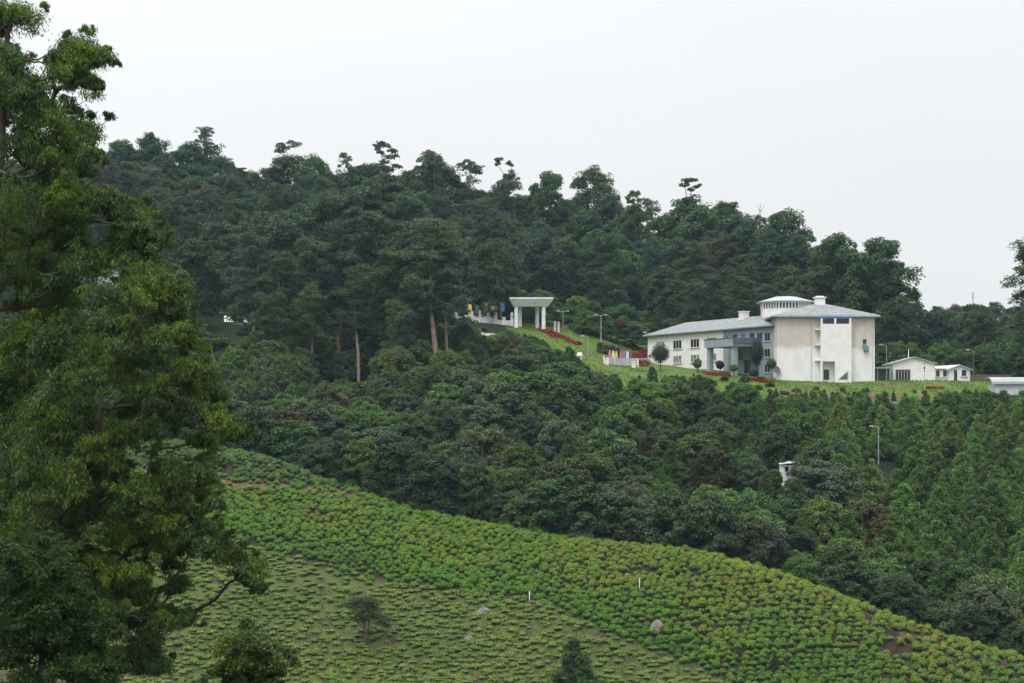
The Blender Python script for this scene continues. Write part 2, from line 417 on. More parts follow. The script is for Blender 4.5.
def tree_meshes(name, clumps, trunk, r0, lkw, bark, leaf, twigs=True, start=0.25, thick=.013):
    """trunk: polyline of points; limbs run from the trunk to every clump"""
    tp = np.array(trunk, float)
    k = len(tp)
    parts = [tube(tp, np.linspace(r0, r0 * 0.28, k), 8)]
    parts += branching(tp, clumps, r0, start, thick=thick)
    V, Q, SC = clump_leaves(clumps, **lkw)
    if twigs:
        sub = lkw.get('sub', 8)
        for i, (c, r) in enumerate(clumps):
            for j in range(0, sub, 2):
                parts.append(limb(c, SC[i * sub + j], r0 * 0.07, r0 * 0.025, sag=0.03, n=4, k=3))
    tv, tq = join(parts)
    return quad_mesh(name + '_trunk', tv, tq, bark, smooth=True), quad_mesh(name + '_crown', V, Q, leaf)

# --- prototypes: (trunk mesh, crown mesh, height, radius)
PROTO = {}
def proto(kind, tm, cm, h, r): PROTO.setdefault(kind, []).append((tm, cm, h, r))

def make_broad(h=17, r=5.6, low=0.16, n=30):
    cl = []
    for i in range(n):
        z = low + (1 - low) * (i + 0.5) / n
        prof = math.sin(min(1.0, (z - low) / (1 - low) * 0.84 + 0.16) * math.pi) ** 0.6
        a = i * 2.4 + rng.uniform(-.5, .5); rr = r * prof * rng.uniform(0.45, 0.82)
        s = r * rng.uniform(0.26, 0.42)
        cl.append(((rr * math.cos(a), rr * math.sin(a), h * z - s * 0.5), (s, s, s * rng.uniform(0.7, 0.95))))
    tr = [(0, 0, -1.2), (0.1, 0, h * .3), (rng.uniform(-.5, .5), rng.uniform(-.5, .5), h * .62), (rng.uniform(-.9, .9), rng.uniform(-.9, .9), h * .88)]
    tm, cm = tree_meshes('broad', cl, tr, 0.34, dict(sub=10, per=90, L=0.40, W=0.24, up=.7, srange=(.3, .6)), M['bark'], M['leaf'])
    proto('broad', tm, cm, h, r)

def make_gum(h=26, r=5.0, n=34):
    cl = []
    for i in range(n):
        f = (i + 0.3) / n; z = 0.22 + 0.75 * f
        a = i * 2.4 + rng.uniform(-.6, .6); rr = r * (1 - 0.5 * f ** 2) * rng.uniform(0.25, 1.0)
        s = rng.uniform(1.5, 2.6)
        cl.append(((rr * math.cos(a), rr * math.sin(a), h * z - 0.6), (s, s, s * rng.uniform(0.6, 0.9))))
    x = rng.uniform(-.8, .8, 4)
    tr = [(0, 0, -1.5), (x[0] * .4, x[1] * .4, h * .35), (x[2], x[1], h * .7), (x[2] + x[3] * .5, x[0], h * .95)]
    tm, cm = tree_meshes('gum', cl, tr, 0.36, dict(sub=9, per=82, L=0.40, W=0.21, droop=0.15, up=.65, inner=.3, srange=(.3, .6)), M['bark'], M['leaf'], start=0.22)
    proto('gum', tm, cm, h, r)

def make_tallgum(h=34, r=5.0, n=30):
    cl = []
    for i in range(n):
        f = (i + 0.3) / n; z = 0.44 + 0.54 * f
        a = i * 2.4 + rng.uniform(-.6, .6); rr = r * (1 - 0.6 * f ** 2) * rng.uniform(0.2, 1.0)
        s = rng.uniform(1.5, 2.7)
        cl.append(((rr * math.cos(a), rr * math.sin(a), h * z - 0.6), (s, s, s * rng.uniform(0.6, 0.9))))
    x = rng.uniform(-.9, .9, 4)
    tr = [(0, 0, -1.5), (x[0] * .5, x[1] * .4, h * .25), (x[2] * .4, x[1], h * .45), (x[2], x[1], h * .7), (x[2] + x[3] * .5, x[0], h * .95)]
    tm, cm = tree_meshes('tallgum', cl, tr, 0.44, dict(sub=9, per=82, L=0.40, W=0.21, droop=0.15, up=.65, inner=.3, srange=(.3, .6)), M['palebark'], M['leaf'], start=0.42)
    proto('tallgum', tm, cm, h, r)

def make_umbrella(h=25, tops=4):
    cl = []
    for i in range(tops):
        a = rng.uniform(0, 6.28); rr = 3.2 * rng.uniform(0.1, 1.0) * (1 if i else .3); z = h * (1 - (0.0 if i == 0 else rng.uniform(.05, .24)))
        s = rng.uniform(1.1, 1.7)
        for k in range(5):
            dx, dy = rng.uniform(-1.9, 1.9, 2); q = s * rng.uniform(.6, 1.1)
            cl.append(((rr * math.cos(a) + dx, rr * math.sin(a) + dy, z - .22 * math.hypot(dx, dy) - rng.uniform(.3, 2.2)), (q, q, q * rng.uniform(.5, .8))))
    for k in range(16):
        a = rng.uniform(0, 6.28); q = rng.uniform(.4, 3.6); cl.append(((q * math.cos(a), q * math.sin(a), h * rng.uniform(0.3, 0.80)), (1.9, 1.9, 1.5)))
    x = rng.uniform(-.8, .8, 4)
    tr = [(0, 0, -1.5), (x[0] * .4, x[1] * .4, h * .4), (x[2], x[1], h * .68), (x[2] * .7, x[0], h * .82)]
    tm, cm = tree_meshes('umbrella', cl, tr, 0.26, dict(sub=7, per=26, L=0.45, W=0.24), M['bark'], M['leaf'], start=0.4, thick=.024)
    proto('umbrella', tm, cm, h, 4)

def make_bushy(h=7.0, r=3.7, n=30, flat=0.8, leafL=0.36, leafW=0.21, droop=0.0, per=58):
    cl = []
    for i in range(n):
        f = (i + 0.5) / n; el = math.asin(min(1, f * 0.99)); a = i * 2.4 + rng.uniform(-.4, .4)
        s = r * rng.uniform(0.22, 0.38); rr = (r - s * 0.7) * math.cos(el) * rng.uniform(0.8, 1.05)
        cl.append(((rr * math.cos(a), rr * math.sin(a), max(s * 0.6, (h - s * 0.8) * math.sin(el))), (s, s, s * flat)))
    tr = [(0, 0, -0.8), (0.15, 0, h * .3), (-0.1, 0.1, h * .6), (0, 0, h * .85)]
    tm, cm = tree_meshes('bushy', cl, tr, 0.2, dict(sub=10, per=int(per * 1.6), L=leafL * .70, W=leafW * .74, droop=droop, up=.7, srange=(0.32, 0.55)), M['bark'], M['leaf'], start=0.1)
    proto('bushy', tm, cm, h, r)

def make_sapling(h=9.0, r=2.4):
    cl = []
    k = 10
    for i in range(k):
        f = i / (k - 1); m = 6 if f < .35 else (5 if f < .6 else (3 if f < 0.85 else 1))
        for j in range(m):
            a = i * 1.1 + j * 6.283 / m + rng.uniform(-.4, .4); rr = r * (1 - f ** 1.5) * rng.uniform(0.3, 0.85) * (0 if m == 1 else 1)
            s = (1.05 - 0.5 * f) * rng.uniform(0.75, 1.3)
            cl.append(((rr * math.cos(a), rr * math.sin(a), h * (0.06 + 0.88 * f) + rng.uniform(-.4, .4)), (s * .85, s * .85, s * 1.1)))
    tr = [(0, 0, -0.8), (0.05, 0, h * .35), (-0.08, 0.06, h * .7), (0, 0, h * .93)]
    tm, cm = tree_meshes('sapling', cl, tr, 0.12, dict(sub=6, per=66, L=0.26, W=0.13, up=0.6, upl=0.12, srange=(0.4, 0.65)), M['bark'], M['needle'], start=0.05)
    proto('sapling', tm, cm, h, r)

def make_conifer(h=12.0, r=4.2):
    cl = []
    k = 13
    for i in range(k):
        f = i / (k - 1); m = 8 if f < .5 else (5 if f < 0.8 else 3)
        if f > .95: m = 1
        for j in range(m):
            a = i * 0.7 + j * 6.283 / m + rng.uniform(-.3, .3); rr = r * (1 - f * 0.92) * rng.uniform(0.55, 0.95) * (0 if m == 1 else 1)
            s = (1.25 - 0.75 * f) * rng.uniform(0.8, 1.2)
            cl.append(((rr * math.cos(a), rr * math.sin(a), h * (0.1 + 0.88 * f) - rr * 0.12), (s, s, s * 0.5)))
    tr = [(0, 0, -0.8), (0.05, 0, h * .35), (-0.08, 0.06, h * .7), (0, 0, h * .97)]
    tm, cm = tree_meshes('conifer', cl, tr, 0.25, dict(sub=6, per=26, L=0.4, W=0.17, up=0.5, srange=(0.35, 0.6)), M['darkbark'], M['needle'], start=0.05, twigs=False)
    proto('conifer', tm, cm, h, r)

for h, r in ((17, 5.4), (16, 5.9), (19, 5.2), (15, 5.0), (18, 6.2)): make_broad(h, r)
for h in (25, 28, 26, 23): make_gum(h, rng.uniform(4.4, 5.4))
for h in (34, 36, 32): make_tallgum(h)
for t_ in (3, 5, 2, 6): make_umbrella(25, t_)
make_bushy(7, 3.7); make_bushy(6, 3.9, flat=0.65); make_bushy(8, 3.4, n=34, droop=0.3); make_bushy(6.5, 3.6, leafL=.5, leafW=.17, droop=0.5); make_bushy(7.5, 4.1, n=38); make_bushy(5.5, 3.3)
for h, r in ((9, 2.3), (8.5, 2.6), (9.5, 2.2), (8, 2.5)): make_sapling(h, r)
make_conifer(12, 4.0); make_conifer(11, 3.4)

NAMES = dict(broad='broadleaf_tree', gum='gum_tree', tallgum='gum_tree', umbrella='flat_topped_gum_tree', bushy='bushy_tree', sapling='young_tree', conifer='conifer_tree')
USED = {}
def plant(kind, xyz, h, label, group, color, which=None, wide=1.0, name=None, bare=False, cat='tree'):
    """the first of a mesh is built, later ones are copies of it and of its parts"""
    i = int(rng.integers(0, len(PROTO[kind]))) if which is None else which
    tm, cm, ph, pr = PROTO[kind][i]
    key = (kind, i)
    if key not in USED:
        r = bpy.data.objects.new(NAMES[kind], None); C.objects.link(r); r.empty_display_size = 0.3
        kids = [child('trunk', tm, r), child('crown', cm, r)]
        USED[key] = (r, kids)
    else:
        s, sk = USED[key]
        r = s.copy(); C.objects.link(r); kids = []
        for c0 in sk:
            c = c0.copy(); c.parent = r; C.objects.link(c); kids.append(c)
    r.name = name or NAMES[kind]
    s = h / ph
    r.location = tuple(map(float, xyz)); r.rotation_euler = (rng.normal() * 0.03, rng.normal() * 0.03, rng.uniform(0, 6.28))
    r.scale = (s * wide, s * wide * rng.uniform(0.92, 1.08), s)
    for k in ('label', 'category', 'group'):
        if k in r: del r[k]
    tag(r, label, cat, group)
    kids[1].color = (*color, 1)
    return r

def jit(c, a=0.18):
    k = 1 + rng.uniform(-a, a); return tuple(max(0.004, x * k * (1 + rng.uniform(-a * .4, a * .4))) for x in c)
DARK = (0.050, 0.100, 0.036); MIDG = (0.068, 0.140, 0.038); BLUEG = (0.050, 0.094, 0.060); OLIVE = (0.070, 0.106, 0.036)
TAN = (0.092, 0.104, 0.054); LIGHT = (0.088, 0.168, 0.038); GREYG = (0.076, 0.115, 0.064); RUST = (0.074, 0.076, 0.036)

BOXES = []    # (u0,u1,v0,v1,Y): keep these views open
def blocked(u0, u1, v0, v1, Y):
    return any(u1 > b[0] and u0 < b[1] and v1 > b[2] and v0 < b[3] and Y < b[4] for b in BOXES)
BOXES += [(319, 358, 336, 380, 365.5), (50, 122, 243, 264, 431), (640, 878, 296, 372, 385), (886, 1030, 352, 380, 398), (505, 560, 297, 326, 436), (598, 650, 346, 368, 410), (430, 512, 304, 322, 436), (540, 640, 328, 350, 408),
          (221, 248, 312, 324, 428), (779, 796, 460, 471, 300), (868, 889, 426, 438, 317)]

# ------------------------------------------------------------------ world, camera, haze
def build_world():
    w = bpy.data.worlds.new('World'); bpy.context.scene.world = w; w.use_nodes = True
    t = w.node_tree; ns = t.nodes; L = t.links; ns.clear()
    out = ns.new('ShaderNodeOutputWorld'); bg = ns.new('ShaderNodeBackground'); bg.inputs['Strength'].default_value = 0.1
    sky = ns.new('ShaderNodeTexSky'); sky.sky_type = 'NISHITA'; sky.sun_disc = False
    sky.sun_elevation = R(58); sky.sun_rotation = R(215); sky.dust_density = 3
    tc = ns.new('ShaderNodeTexCoord'); sep = ns.new('ShaderNodeSeparateXYZ'); L.new(tc.outputs['Generated'], sep.inputs[0])
    rp = ns.new('ShaderNodeValToRGB'); L.new(sep.outputs[2], rp.inputs[0])
    e = rp.color_ramp; e.interpolation = 'EASE'
    # overcast layer: brightest overhead, a little greyer towards the horizon (x 30)
    g = lambda k, c=(1, 1.004, 1.012): tuple(k / 30 * q for q in c) + (1,)
    e.elements[0].position = 0.0; e.elements[0].color = g(9.2)
    e.elements[1].position = 1.0; e.elements[1].color = g(28)
    for p, k in ((0.10, 9.6), (0.25, 10.3), (0.55, 18)):
        x = e.elements.new(p); x.color = g(k)
    sc = ns.new('ShaderNodeVectorMath'); sc.operation = 'SCALE'; sc.inputs['Scale'].default_value = 30; L.new(rp.outputs[0], sc.inputs[0])
    nz = ns.new('ShaderNodeTexNoise'); nz.inputs['Scale'].default_value = 2.2; nz.inputs['Detail'].default_value = 3
    mp = ns.new('ShaderNodeMapping'); mp.inputs['Scale'].default_value = (1, 1, 3.2); L.new(tc.outputs['Generated'], mp.inputs[0]); L.new(mp.outputs[0], nz.inputs['Vector'])
    mr = ns.new('ShaderNodeMapRange'); mr.inputs[1].default_value = 0.3; mr.inputs[2].default_value = 0.7; mr.inputs[3].default_value = 0.955; mr.inputs[4].default_value = 1.03
    L.new(nz.outputs['Fac'], mr.inputs[0])
    mx_ = ns.new('ShaderNodeMapRange'); mx_.inputs[1].default_value = -0.3; mx_.inputs[2].default_value = 0.35; mx_.inputs[3].default_value = 1.03; mx_.inputs[4].default_value = 0.94
    L.new(sep.outputs[0], mx_.inputs[0])
    mm = ns.new('ShaderNodeMath'); mm.operation = 'MULTIPLY'; L.new(mr.outputs[0], mm.inputs[0]); L.new(mx_.outputs[0], mm.inputs[1])
    s2 = ns.new('ShaderNodeVectorMath'); s2.operation = 'SCALE'; L.new(sc.outputs[0], s2.inputs[0]); L.new(mm.outputs[0], s2.inputs['Scale'])
    mix = ns.new('ShaderNodeMix'); mix.data_type = 'RGBA'; mix.inputs[0].default_value = 0.94
    L.new(sky.outputs[0], mix.inputs[6]); L.new(s2.outputs[0], mix.inputs[7])
    L.new(mix.outputs[2], bg.inputs['Color']); L.new(bg.outputs[0], out.inputs['Surface'])
    sun = bpy.data.lights.new('sun', 'SUN'); sun.energy = 1.5; sun.angle = R(14); sun.color = (1, 0.97, 0.92)
    so = bpy.data.objects.new('sun', sun); C.objects.link(so)
    so.rotation_euler = (R(32), 0, R(-35)); so.location = (-40, -60, 120)
    cam = bpy.data.cameras.new('camera'); co = bpy.data.objects.new('camera', cam); C.objects.link(co)
    cam.sensor_width = 36; cam.lens = 36 * F / 1024; cam.shift_y = (V0 - 341.5) / 1024
    cam.clip_start = 0.5; cam.clip_end = 8000
    co.location = (0, 0, 0); co.rotation_euler = (R(90), 0, 0)
    bpy.context.scene.camera = co
    if HAZE:
        m, t, ns, L = nt('thin_haze')
        out = ns.new('ShaderNodeOutputMaterial'); v = ns.new('ShaderNodeVolumePrincipled')
        v.inputs['Density'].default_value = HAZE; v.inputs['Color'].default_value = (0.55, 0.80, 1.0, 1); v.inputs['Anisotropy'].default_value = 0.1
        L.new(v.outputs[0], out.inputs['Volume'])
        b = MB().prism([(-8500, -310), (8500, -310), (8500, 2700), (-8500, 2700)], -42, 125)
        o = b.obj('haze', m); o['kind'] = 'stuff'

# ------------------------------------------------------------------ tea field
def tea_bush(r, h, n_top, n_side, L=0.17, W=0.09):
    """flat plucking table of young leaf over darker older leaf and bare stems"""
    def tops():
        rr = np.sqrt(rng.uniform(0, 1, n_top)) * r; a = rng.uniform(0, 6.283, n_top)
        lob = 1 + 0.16 * np.sin(a * 3 + rng.uniform(0, 6)) + 0.14 * np.sin(a * 2 + rng.uniform(0, 6)) ; rr = rr * lob
        z = h * (0.97 - 0.50 * (rr / r) ** 2.4) + rng.normal(size=n_top) * 0.05 + .06 * np.sin(a * 2 + rng.uniform(0, 6)) * rr / r
        p = np.stack([rr * np.cos(a), rr * np.sin(a), z], -1)
        n = unit(np.stack([np.cos(a) * rr / r * .7, np.sin(a) * rr / r * .7, np.ones(n_top)], -1) + rng.normal(size=(n_top, 3)) * 0.4)
        return p, n
    def sides():
        a = rng.uniform(0, 6.283, n_side); f = rng.uniform(0, 1, n_side)
        rr = r * (0.62 + 0.42 * np.sin(f * 2.3 + .3)) * (1 + 0.12 * np.sin(a * 3)) * rng.uniform(.8, 1.05, n_side)
        p = np.stack([rr * np.cos(a), rr * np.sin(a), h * (0.05 + 0.62 * f)], -1)
        n = unit(np.stack([np.cos(a), np.sin(a), np.full(n_side, .35)], -1) + rng.normal(size=(n_side, 3)) * 0.5)
        return p, n
    out = []
    for (p, n) in (tops(), sides()):
        T = rng.normal(size=p.shape); T = unit(T - n * np.sum(T * n, -1, keepdims=True)); s = rng.uniform(.7, 1.3, len(p))
        out.append(diamonds(p, n, T, L * s, W * s))
    nb, rows = 11, 5; bv = []
    ph = rng.uniform(0, 6.28, 3)
    for i in range(rows + 1):
        f = i / rows; zz = h * (0.10 + 0.80 * f); w_ = r * (0.66 + .34 * math.sin(min(1, f * 1.5) * math.pi * .5)) if f < .62 else r * math.cos((f - .62) / .38 * math.pi / 2 * .93)
        for j in range(nb):
            a = j * 2 * math.pi / nb; k = 1 + .10 * math.sin(3 * a + ph[0]) + .06 * math.sin(5 * a + ph[1] + 3 * f) + rng.uniform(-.05, .05)
            bv.append((w_ * k * math.cos(a) * .84, w_ * k * math.sin(a) * .84, zz * (1 + rng.uniform(-.08, .08)) * .86))
    bq = [(i * nb + j, i * nb + (j + 1) % nb, (i + 1) * nb + (j + 1) % nb, (i + 1) * nb + j) for i in range(rows) for j in range(nb)]
    nlow = 3 * nb
    bv.append((0, 0, h * .80)); top = len(bv) - 1
    bq += [(rows * nb + j, rows * nb + (j + 1) % nb, top, top) for j in range(0)] + [(rows * nb + j, rows * nb + (j + 1) % nb, rows * nb + (j + 2) % nb, top) for j in range(0, nb - 1, 2)]
    st = [tube(np.array([(0, 0, -0.15), (math.cos(a) * r * .3, math.sin(a) * r * .3, h * .4), (math.cos(a) * r * .55, math.sin(a) * r * .55, h * .78)]), np.array([.035, .025, .012]), 4) for a in (0.3, 2.2, 4.4)]
    sv, sq = join(st)
    V, Q = join([out[0], out[1], (np.array(bv), np.array(bq)), (sv, sq)])
    bm_ = np.ones(len(bq), int)
    mi = np.concatenate([np.zeros(n_top, int), np.ones(n_side, int), bm_, np.full(len(sq), 2)])
    return V, Q, mi

def build_tea():
    mats = [M['teaflush'], M['tealeaf'], M['darkbark']]
    full = [tea_bush(rng.uniform(.44, .54), rng.uniform(.62, .76), 165, 75, L=.10, W=.068) for _ in range(7)]
    small = [tea_bush(rng.uniform(.40, .60), rng.uniform(.30, .46), 95, 40, L=.11, W=.07) for _ in range(7)]
    th = R(9); ca, sa = math.cos(th), math.sin(th)
    gx, gy = np.meshgrid(np.arange(-110, 110, .98), np.arange(150, 330, 1.16))
    gx = gx + ((np.arange(gx.shape[0]) % 2) * 0.45)[:, None]
    hx, hy = np.meshgrid(np.arange(-80, 80, .92), np.arange(160, 300, 1.02)); hx = hx + rng.normal(size=hx.shape) * .3; hy = hy + rng.normal(size=hy.shape) * .3
    nup = gx.size; gx = np.concatenate([gx.ravel(), hx.ravel()]); gy = np.concatenate([gy.ravel(), hy.ravel()]); second = np.arange(gx.size) >= nup
    X = gx * ca - (gy - 230) * sa; Y = gx * sa + (gy - 230) * ca + 230
    Y = Y + 1.6 * np.sin(X * 0.07 + 1) ; X = X.ravel() + rng.normal(size=X.size) * .13; Y = Y.ravel() + rng.normal(size=Y.size) * .13
    Z = ground(X, Y); u = 512 + F * X / Y; v = V0 - F * Z / Y
    cy = crestY(u)
    ok = (Y > 184) & (Y < cy + 3.0) & (u > 110) & (u < 1050) & (v < 698)
    low = lower_field(u, v + rng.normal(size=v.size) * 3); te = terrace_row(u, v)
    ok &= (low == second)
    def fbm(s, seed):
        r2 = np.random.default_rng(seed); o = np.zeros_like(X)
        for k in range(4):
            a, b, p, q = r2.uniform(-1, 1, 4); f = s * 1.8 ** k
            o += np.sin(X * f * (0.6 + a * .4) + Y * f * b + p * 9) * np.cos(Y * f * (0.6 + .4 * q) - X * f * a + q * 7) / 1.4 ** k
        return o
    n1, n2 = fbm(.16, 3), fbm(.09, 8)
    keep = rng.uniform(0, 1, len(X))
    ok &= ~((np.abs(te) < 3.6) & (u > 205) & (u < 372) & (keep > 0.5))
    ok &= ~((te < -4) & (u < 330) & (keep > 0.82) & ~low)
    bare = np.clip((u - 720) / 160, 0, 1) * np.clip(1.4 - (cy - Y) / 17, 0, 1) * 0.36
    ok &= keep > bare * (n1 > -0.3)
    ok &= ~(low & (keep < 0.08 + 0.30 * (n1 > 0.45)))
    ok &= ~((np.hypot((u - 640) / 22, (v - 572) / 5) < 1) & (keep > .3))
    for (bu, bv, ru, rv) in ((368, 645, 5, 4), (575, 690, 14, 8), (657, 628, 8, 7), (484, 612, 9, 5), (325, 607, 14, 5), (343, 485, 7, 4)):
        ok &= ~(np.hypot((u - bu) / ru, (v - bv) / rv) < 1)
    idx = np.where(ok)[0]; idx = idx[np.argsort(Y[idx])]
    FL = np.array([0.150, 0.330, 0.022]); OLD = np.array([0.030, 0.062, 0.018])
    def bush_col(i):
        k = 1 + rng.uniform(-.26, .26)
        c = FL.copy()
        if low[i]: c = np.array([0.185, 0.300, 0.036]) * (1 + .25 * np.clip(n2[i], -1, 1))
        elif te[i] < -3 and u[i] < 360: c = np.array([0.120, 0.215, 0.032])
        else:
            c = c * np.array([1 + .07 * n1[i] * .25, 1, 1]) * (1 + 0.34 * np.clip(n2[i], -1, 1) + 0.15 * np.clip((u[i] - 330) / 250, -1, 1))
            dk = np.clip((v[i] - np.interp(u[i], LOWER[:, 0], LOWER[:, 1]) + 48) / 40, 0, 1)
            c = c * (1 - 0.36 * dk)
        return np.clip(c * k, .01, .3)
    inview = [i for i in idx if v[i] < 690 and 150 < u[i] < 1024]
    # visible largest: nearest to the eye, clear of the trees in front
    ind = [i for i in inview if u[i] > 292 or v[i] < 620][:300]
    iset = set(ind)
    meshes = {}
    grp = 'nearest low tea bushes of the sparse lower field'
    src = {}
    for i in ind:
        kk = ('s' if low[i] else 'f', int(rng.integers(0, 7)))
        if kk not in meshes:
            Vv, Qq, mi = (small if kk[0] == 's' else full)[kk[1]]
            meshes[kk] = quad_mesh('tea_bush', Vv, Qq, mats, mi)
        if kk not in src:
            o = bpy.data.objects.new('tea_bush', meshes[kk]); src[kk] = o
        else: o = src[kk].copy()
        C.objects.link(o)
        o.location = (X[i], Y[i], Z[i] - .02); o.rotation_euler = (0, 0, rng.uniform(0, 6.28)); s = rng.uniform(.8, 1.2); o.scale = (s, s, s * rng.uniform(.85, 1.1))
        if low[i]: tag(o, 'low pruned tea bush among straw in the sparse field at the foot of the slope', 'tea bush', grp)
        else: tag(o, 'full dark green tea bush at the foot of the densely planted slope', 'tea bush', 'nearest full tea bushes of the dense planting')
        o.color = (*bush_col(i), 1)
    rest = [i for i in idx if i not in iset]
    Vs, Qs, Ms, Cs, off = [], [], [], [], 0
    for i in rest:
        Vv, Qq, mi = (small if low[i] else full)[int(rng.integers(0, 7))]
        a = rng.uniform(0, 6.28); s = rng.uniform(.72, 1.28)
        W_ = Vv * np.array([s, s, s * rng.uniform(.75, 1.2)])
        W_ = np.stack([W_[:, 0] * math.cos(a) - W_[:, 1] * math.sin(a), W_[:, 0] * math.sin(a) + W_[:, 1] * math.cos(a), W_[:, 2]], -1) + np.array([X[i], Y[i], Z[i] - .02])
        Vs.append(W_); Qs.append(Qq + off); Ms.append(mi); off += len(Vv)
        Cs.append(np.tile(np.append(bush_col(i), 1), (len(Vv), 1)))
    me = quad_mesh('tea_bushes', np.concatenate(Vs), np.concatenate(Qs), [M['teaflush_m'], M['tealeaf_m'], M['darkbark']], np.concatenate(Ms))
    a_ = me.attributes.new('bush', 'FLOAT_COLOR', 'POINT'); a_.data.foreach_set('color', np.concatenate(Cs).astype(np.float32).ravel())
    o = bpy.data.objects.new('tea_bushes', me); C.objects.link(o)
    tag(o, 'close rows of clipped green tea bushes covering the near hillside', 'tea field', None, 'stuff')
    print('tea', len(ind), len(rest), off)

def as_field(m, attr, tint=1.0):
    """the same leaf, taking each bush's own colour from the mesh instead of the object"""
    c = m.copy(); t = c.node_tree; ns = t.nodes
    a = ns.new('ShaderNodeAttribute'); a.attribute_name = attr
    for n in list(ns):
        if n.type == 'OBJECT_INFO':
            for l in list(n.outputs['Color'].links): t.links.new(a.outputs['Color'], l.to_socket)
    return c
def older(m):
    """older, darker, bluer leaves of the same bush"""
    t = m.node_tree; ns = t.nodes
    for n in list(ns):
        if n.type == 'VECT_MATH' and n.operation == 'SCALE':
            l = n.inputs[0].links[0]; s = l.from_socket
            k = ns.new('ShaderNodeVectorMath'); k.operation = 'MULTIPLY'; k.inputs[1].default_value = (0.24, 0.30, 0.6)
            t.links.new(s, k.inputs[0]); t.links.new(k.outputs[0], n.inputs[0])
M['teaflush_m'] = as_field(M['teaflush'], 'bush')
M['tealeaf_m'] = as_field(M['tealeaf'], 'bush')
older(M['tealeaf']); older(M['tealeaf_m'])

# ------------------------------------------------------------------ near trees on the left
def near_tree(name, label, base, spec, Y0, leaf, bark, color, L=.155, W=.038, dens=1.0, trunk=None, r0=.35, spread=4.0, droop=.55, per=120, sub=15, slope=.8, cat='tree', fill=.75):
    """spec: (u, v, radius px) of each bough's mass; each gets its own depth within the tree's spread"""
    cl = []
    for (u, v, r) in spec:
        for rep in range(2):
            Y = Y0 + (rng.uniform(-spread, 0) if rep else rng.uniform(0, spread)); k = r * .30 * rep
            c = P(u + rng.uniform(-k, k), v + rng.uniform(-k, k), Y); s = r / F * Y * (1.25 if rep == 0 else 1.05) * (.95 if v < 180 else 1)
            cl.append((c, np.array([s, s * 1.15, s * .82])))
    for i in range(len(spec)):
        for j in range(i):
            du = math.hypot(spec[i][0] - spec[j][0], spec[i][1] - spec[j][1])
            if 24 < du < 1.45 * (spec[i][2] + spec[j][2]) and rng.uniform() < (fill if spec[i][1] > 190 else .5):
                Y = Y0 + rng.uniform(-spread, spread); r = .36 * (spec[i][2] + spec[j][2]); k = 5
                s = r / F * Y; cl.append((P((spec[i][0] + spec[j][0]) / 2 + rng.uniform(-k, k), (spec[i][1] + spec[j][1]) / 2 + rng.uniform(-k, k), Y), np.array([s * 1.15, s * 1.2, s * .9])))
    main = len(cl)
    for q in range(main):
        for k in range(2):
            c, s_ = cl[q]; d = rdir(1, -.6)[0]; cl.append((c + d * s_ * rng.uniform(1.05, 1.55), s_ * rng.uniform(.26, .46)))
    root = thing(name, label, cat, base)
    b = np.array(base)
    cl = [(c - b, s) for c, s in cl]
    tp = [np.array(p) - b for p in trunk]
    k_ = dict(sub=sub, L=L, W=W, droop=droop, srange=(.28, .62), inner=.1, zmin=-.95)
    V1, Q1, SC = clump_leaves(cl[:main], per=int(per * dens * .85), **k_)
    k_['sub'] = 6; V2, Q2, SC2 = clump_leaves(cl[main:], per=int(per * dens * .55), **k_)
    V, Q = join([(V1, Q1), (V2, Q2)])
    tpa = np.array(tp, float); k = len(tpa)
    parts = [tube(tpa, np.linspace(r0, r0 * .22, k), 10)]
    parts += branching(tpa, cl, r0, .12, rise=.7, n=6, k=7, thick=.0058, cap=.26)
    for i, (c, s) in enumerate(cl[:main]):
        for j in range(sub):
            parts.append(limb(c, SC[i * sub + j], .02, .007, sag=.05, n=4, k=4))
    tv, tq = join(parts)
    child('trunk', quad_mesh('trunk', tv, tq, bark, smooth=True), root)
    child('crown', quad_mesh('crown', V, Q, leaf), root, color)
    return root

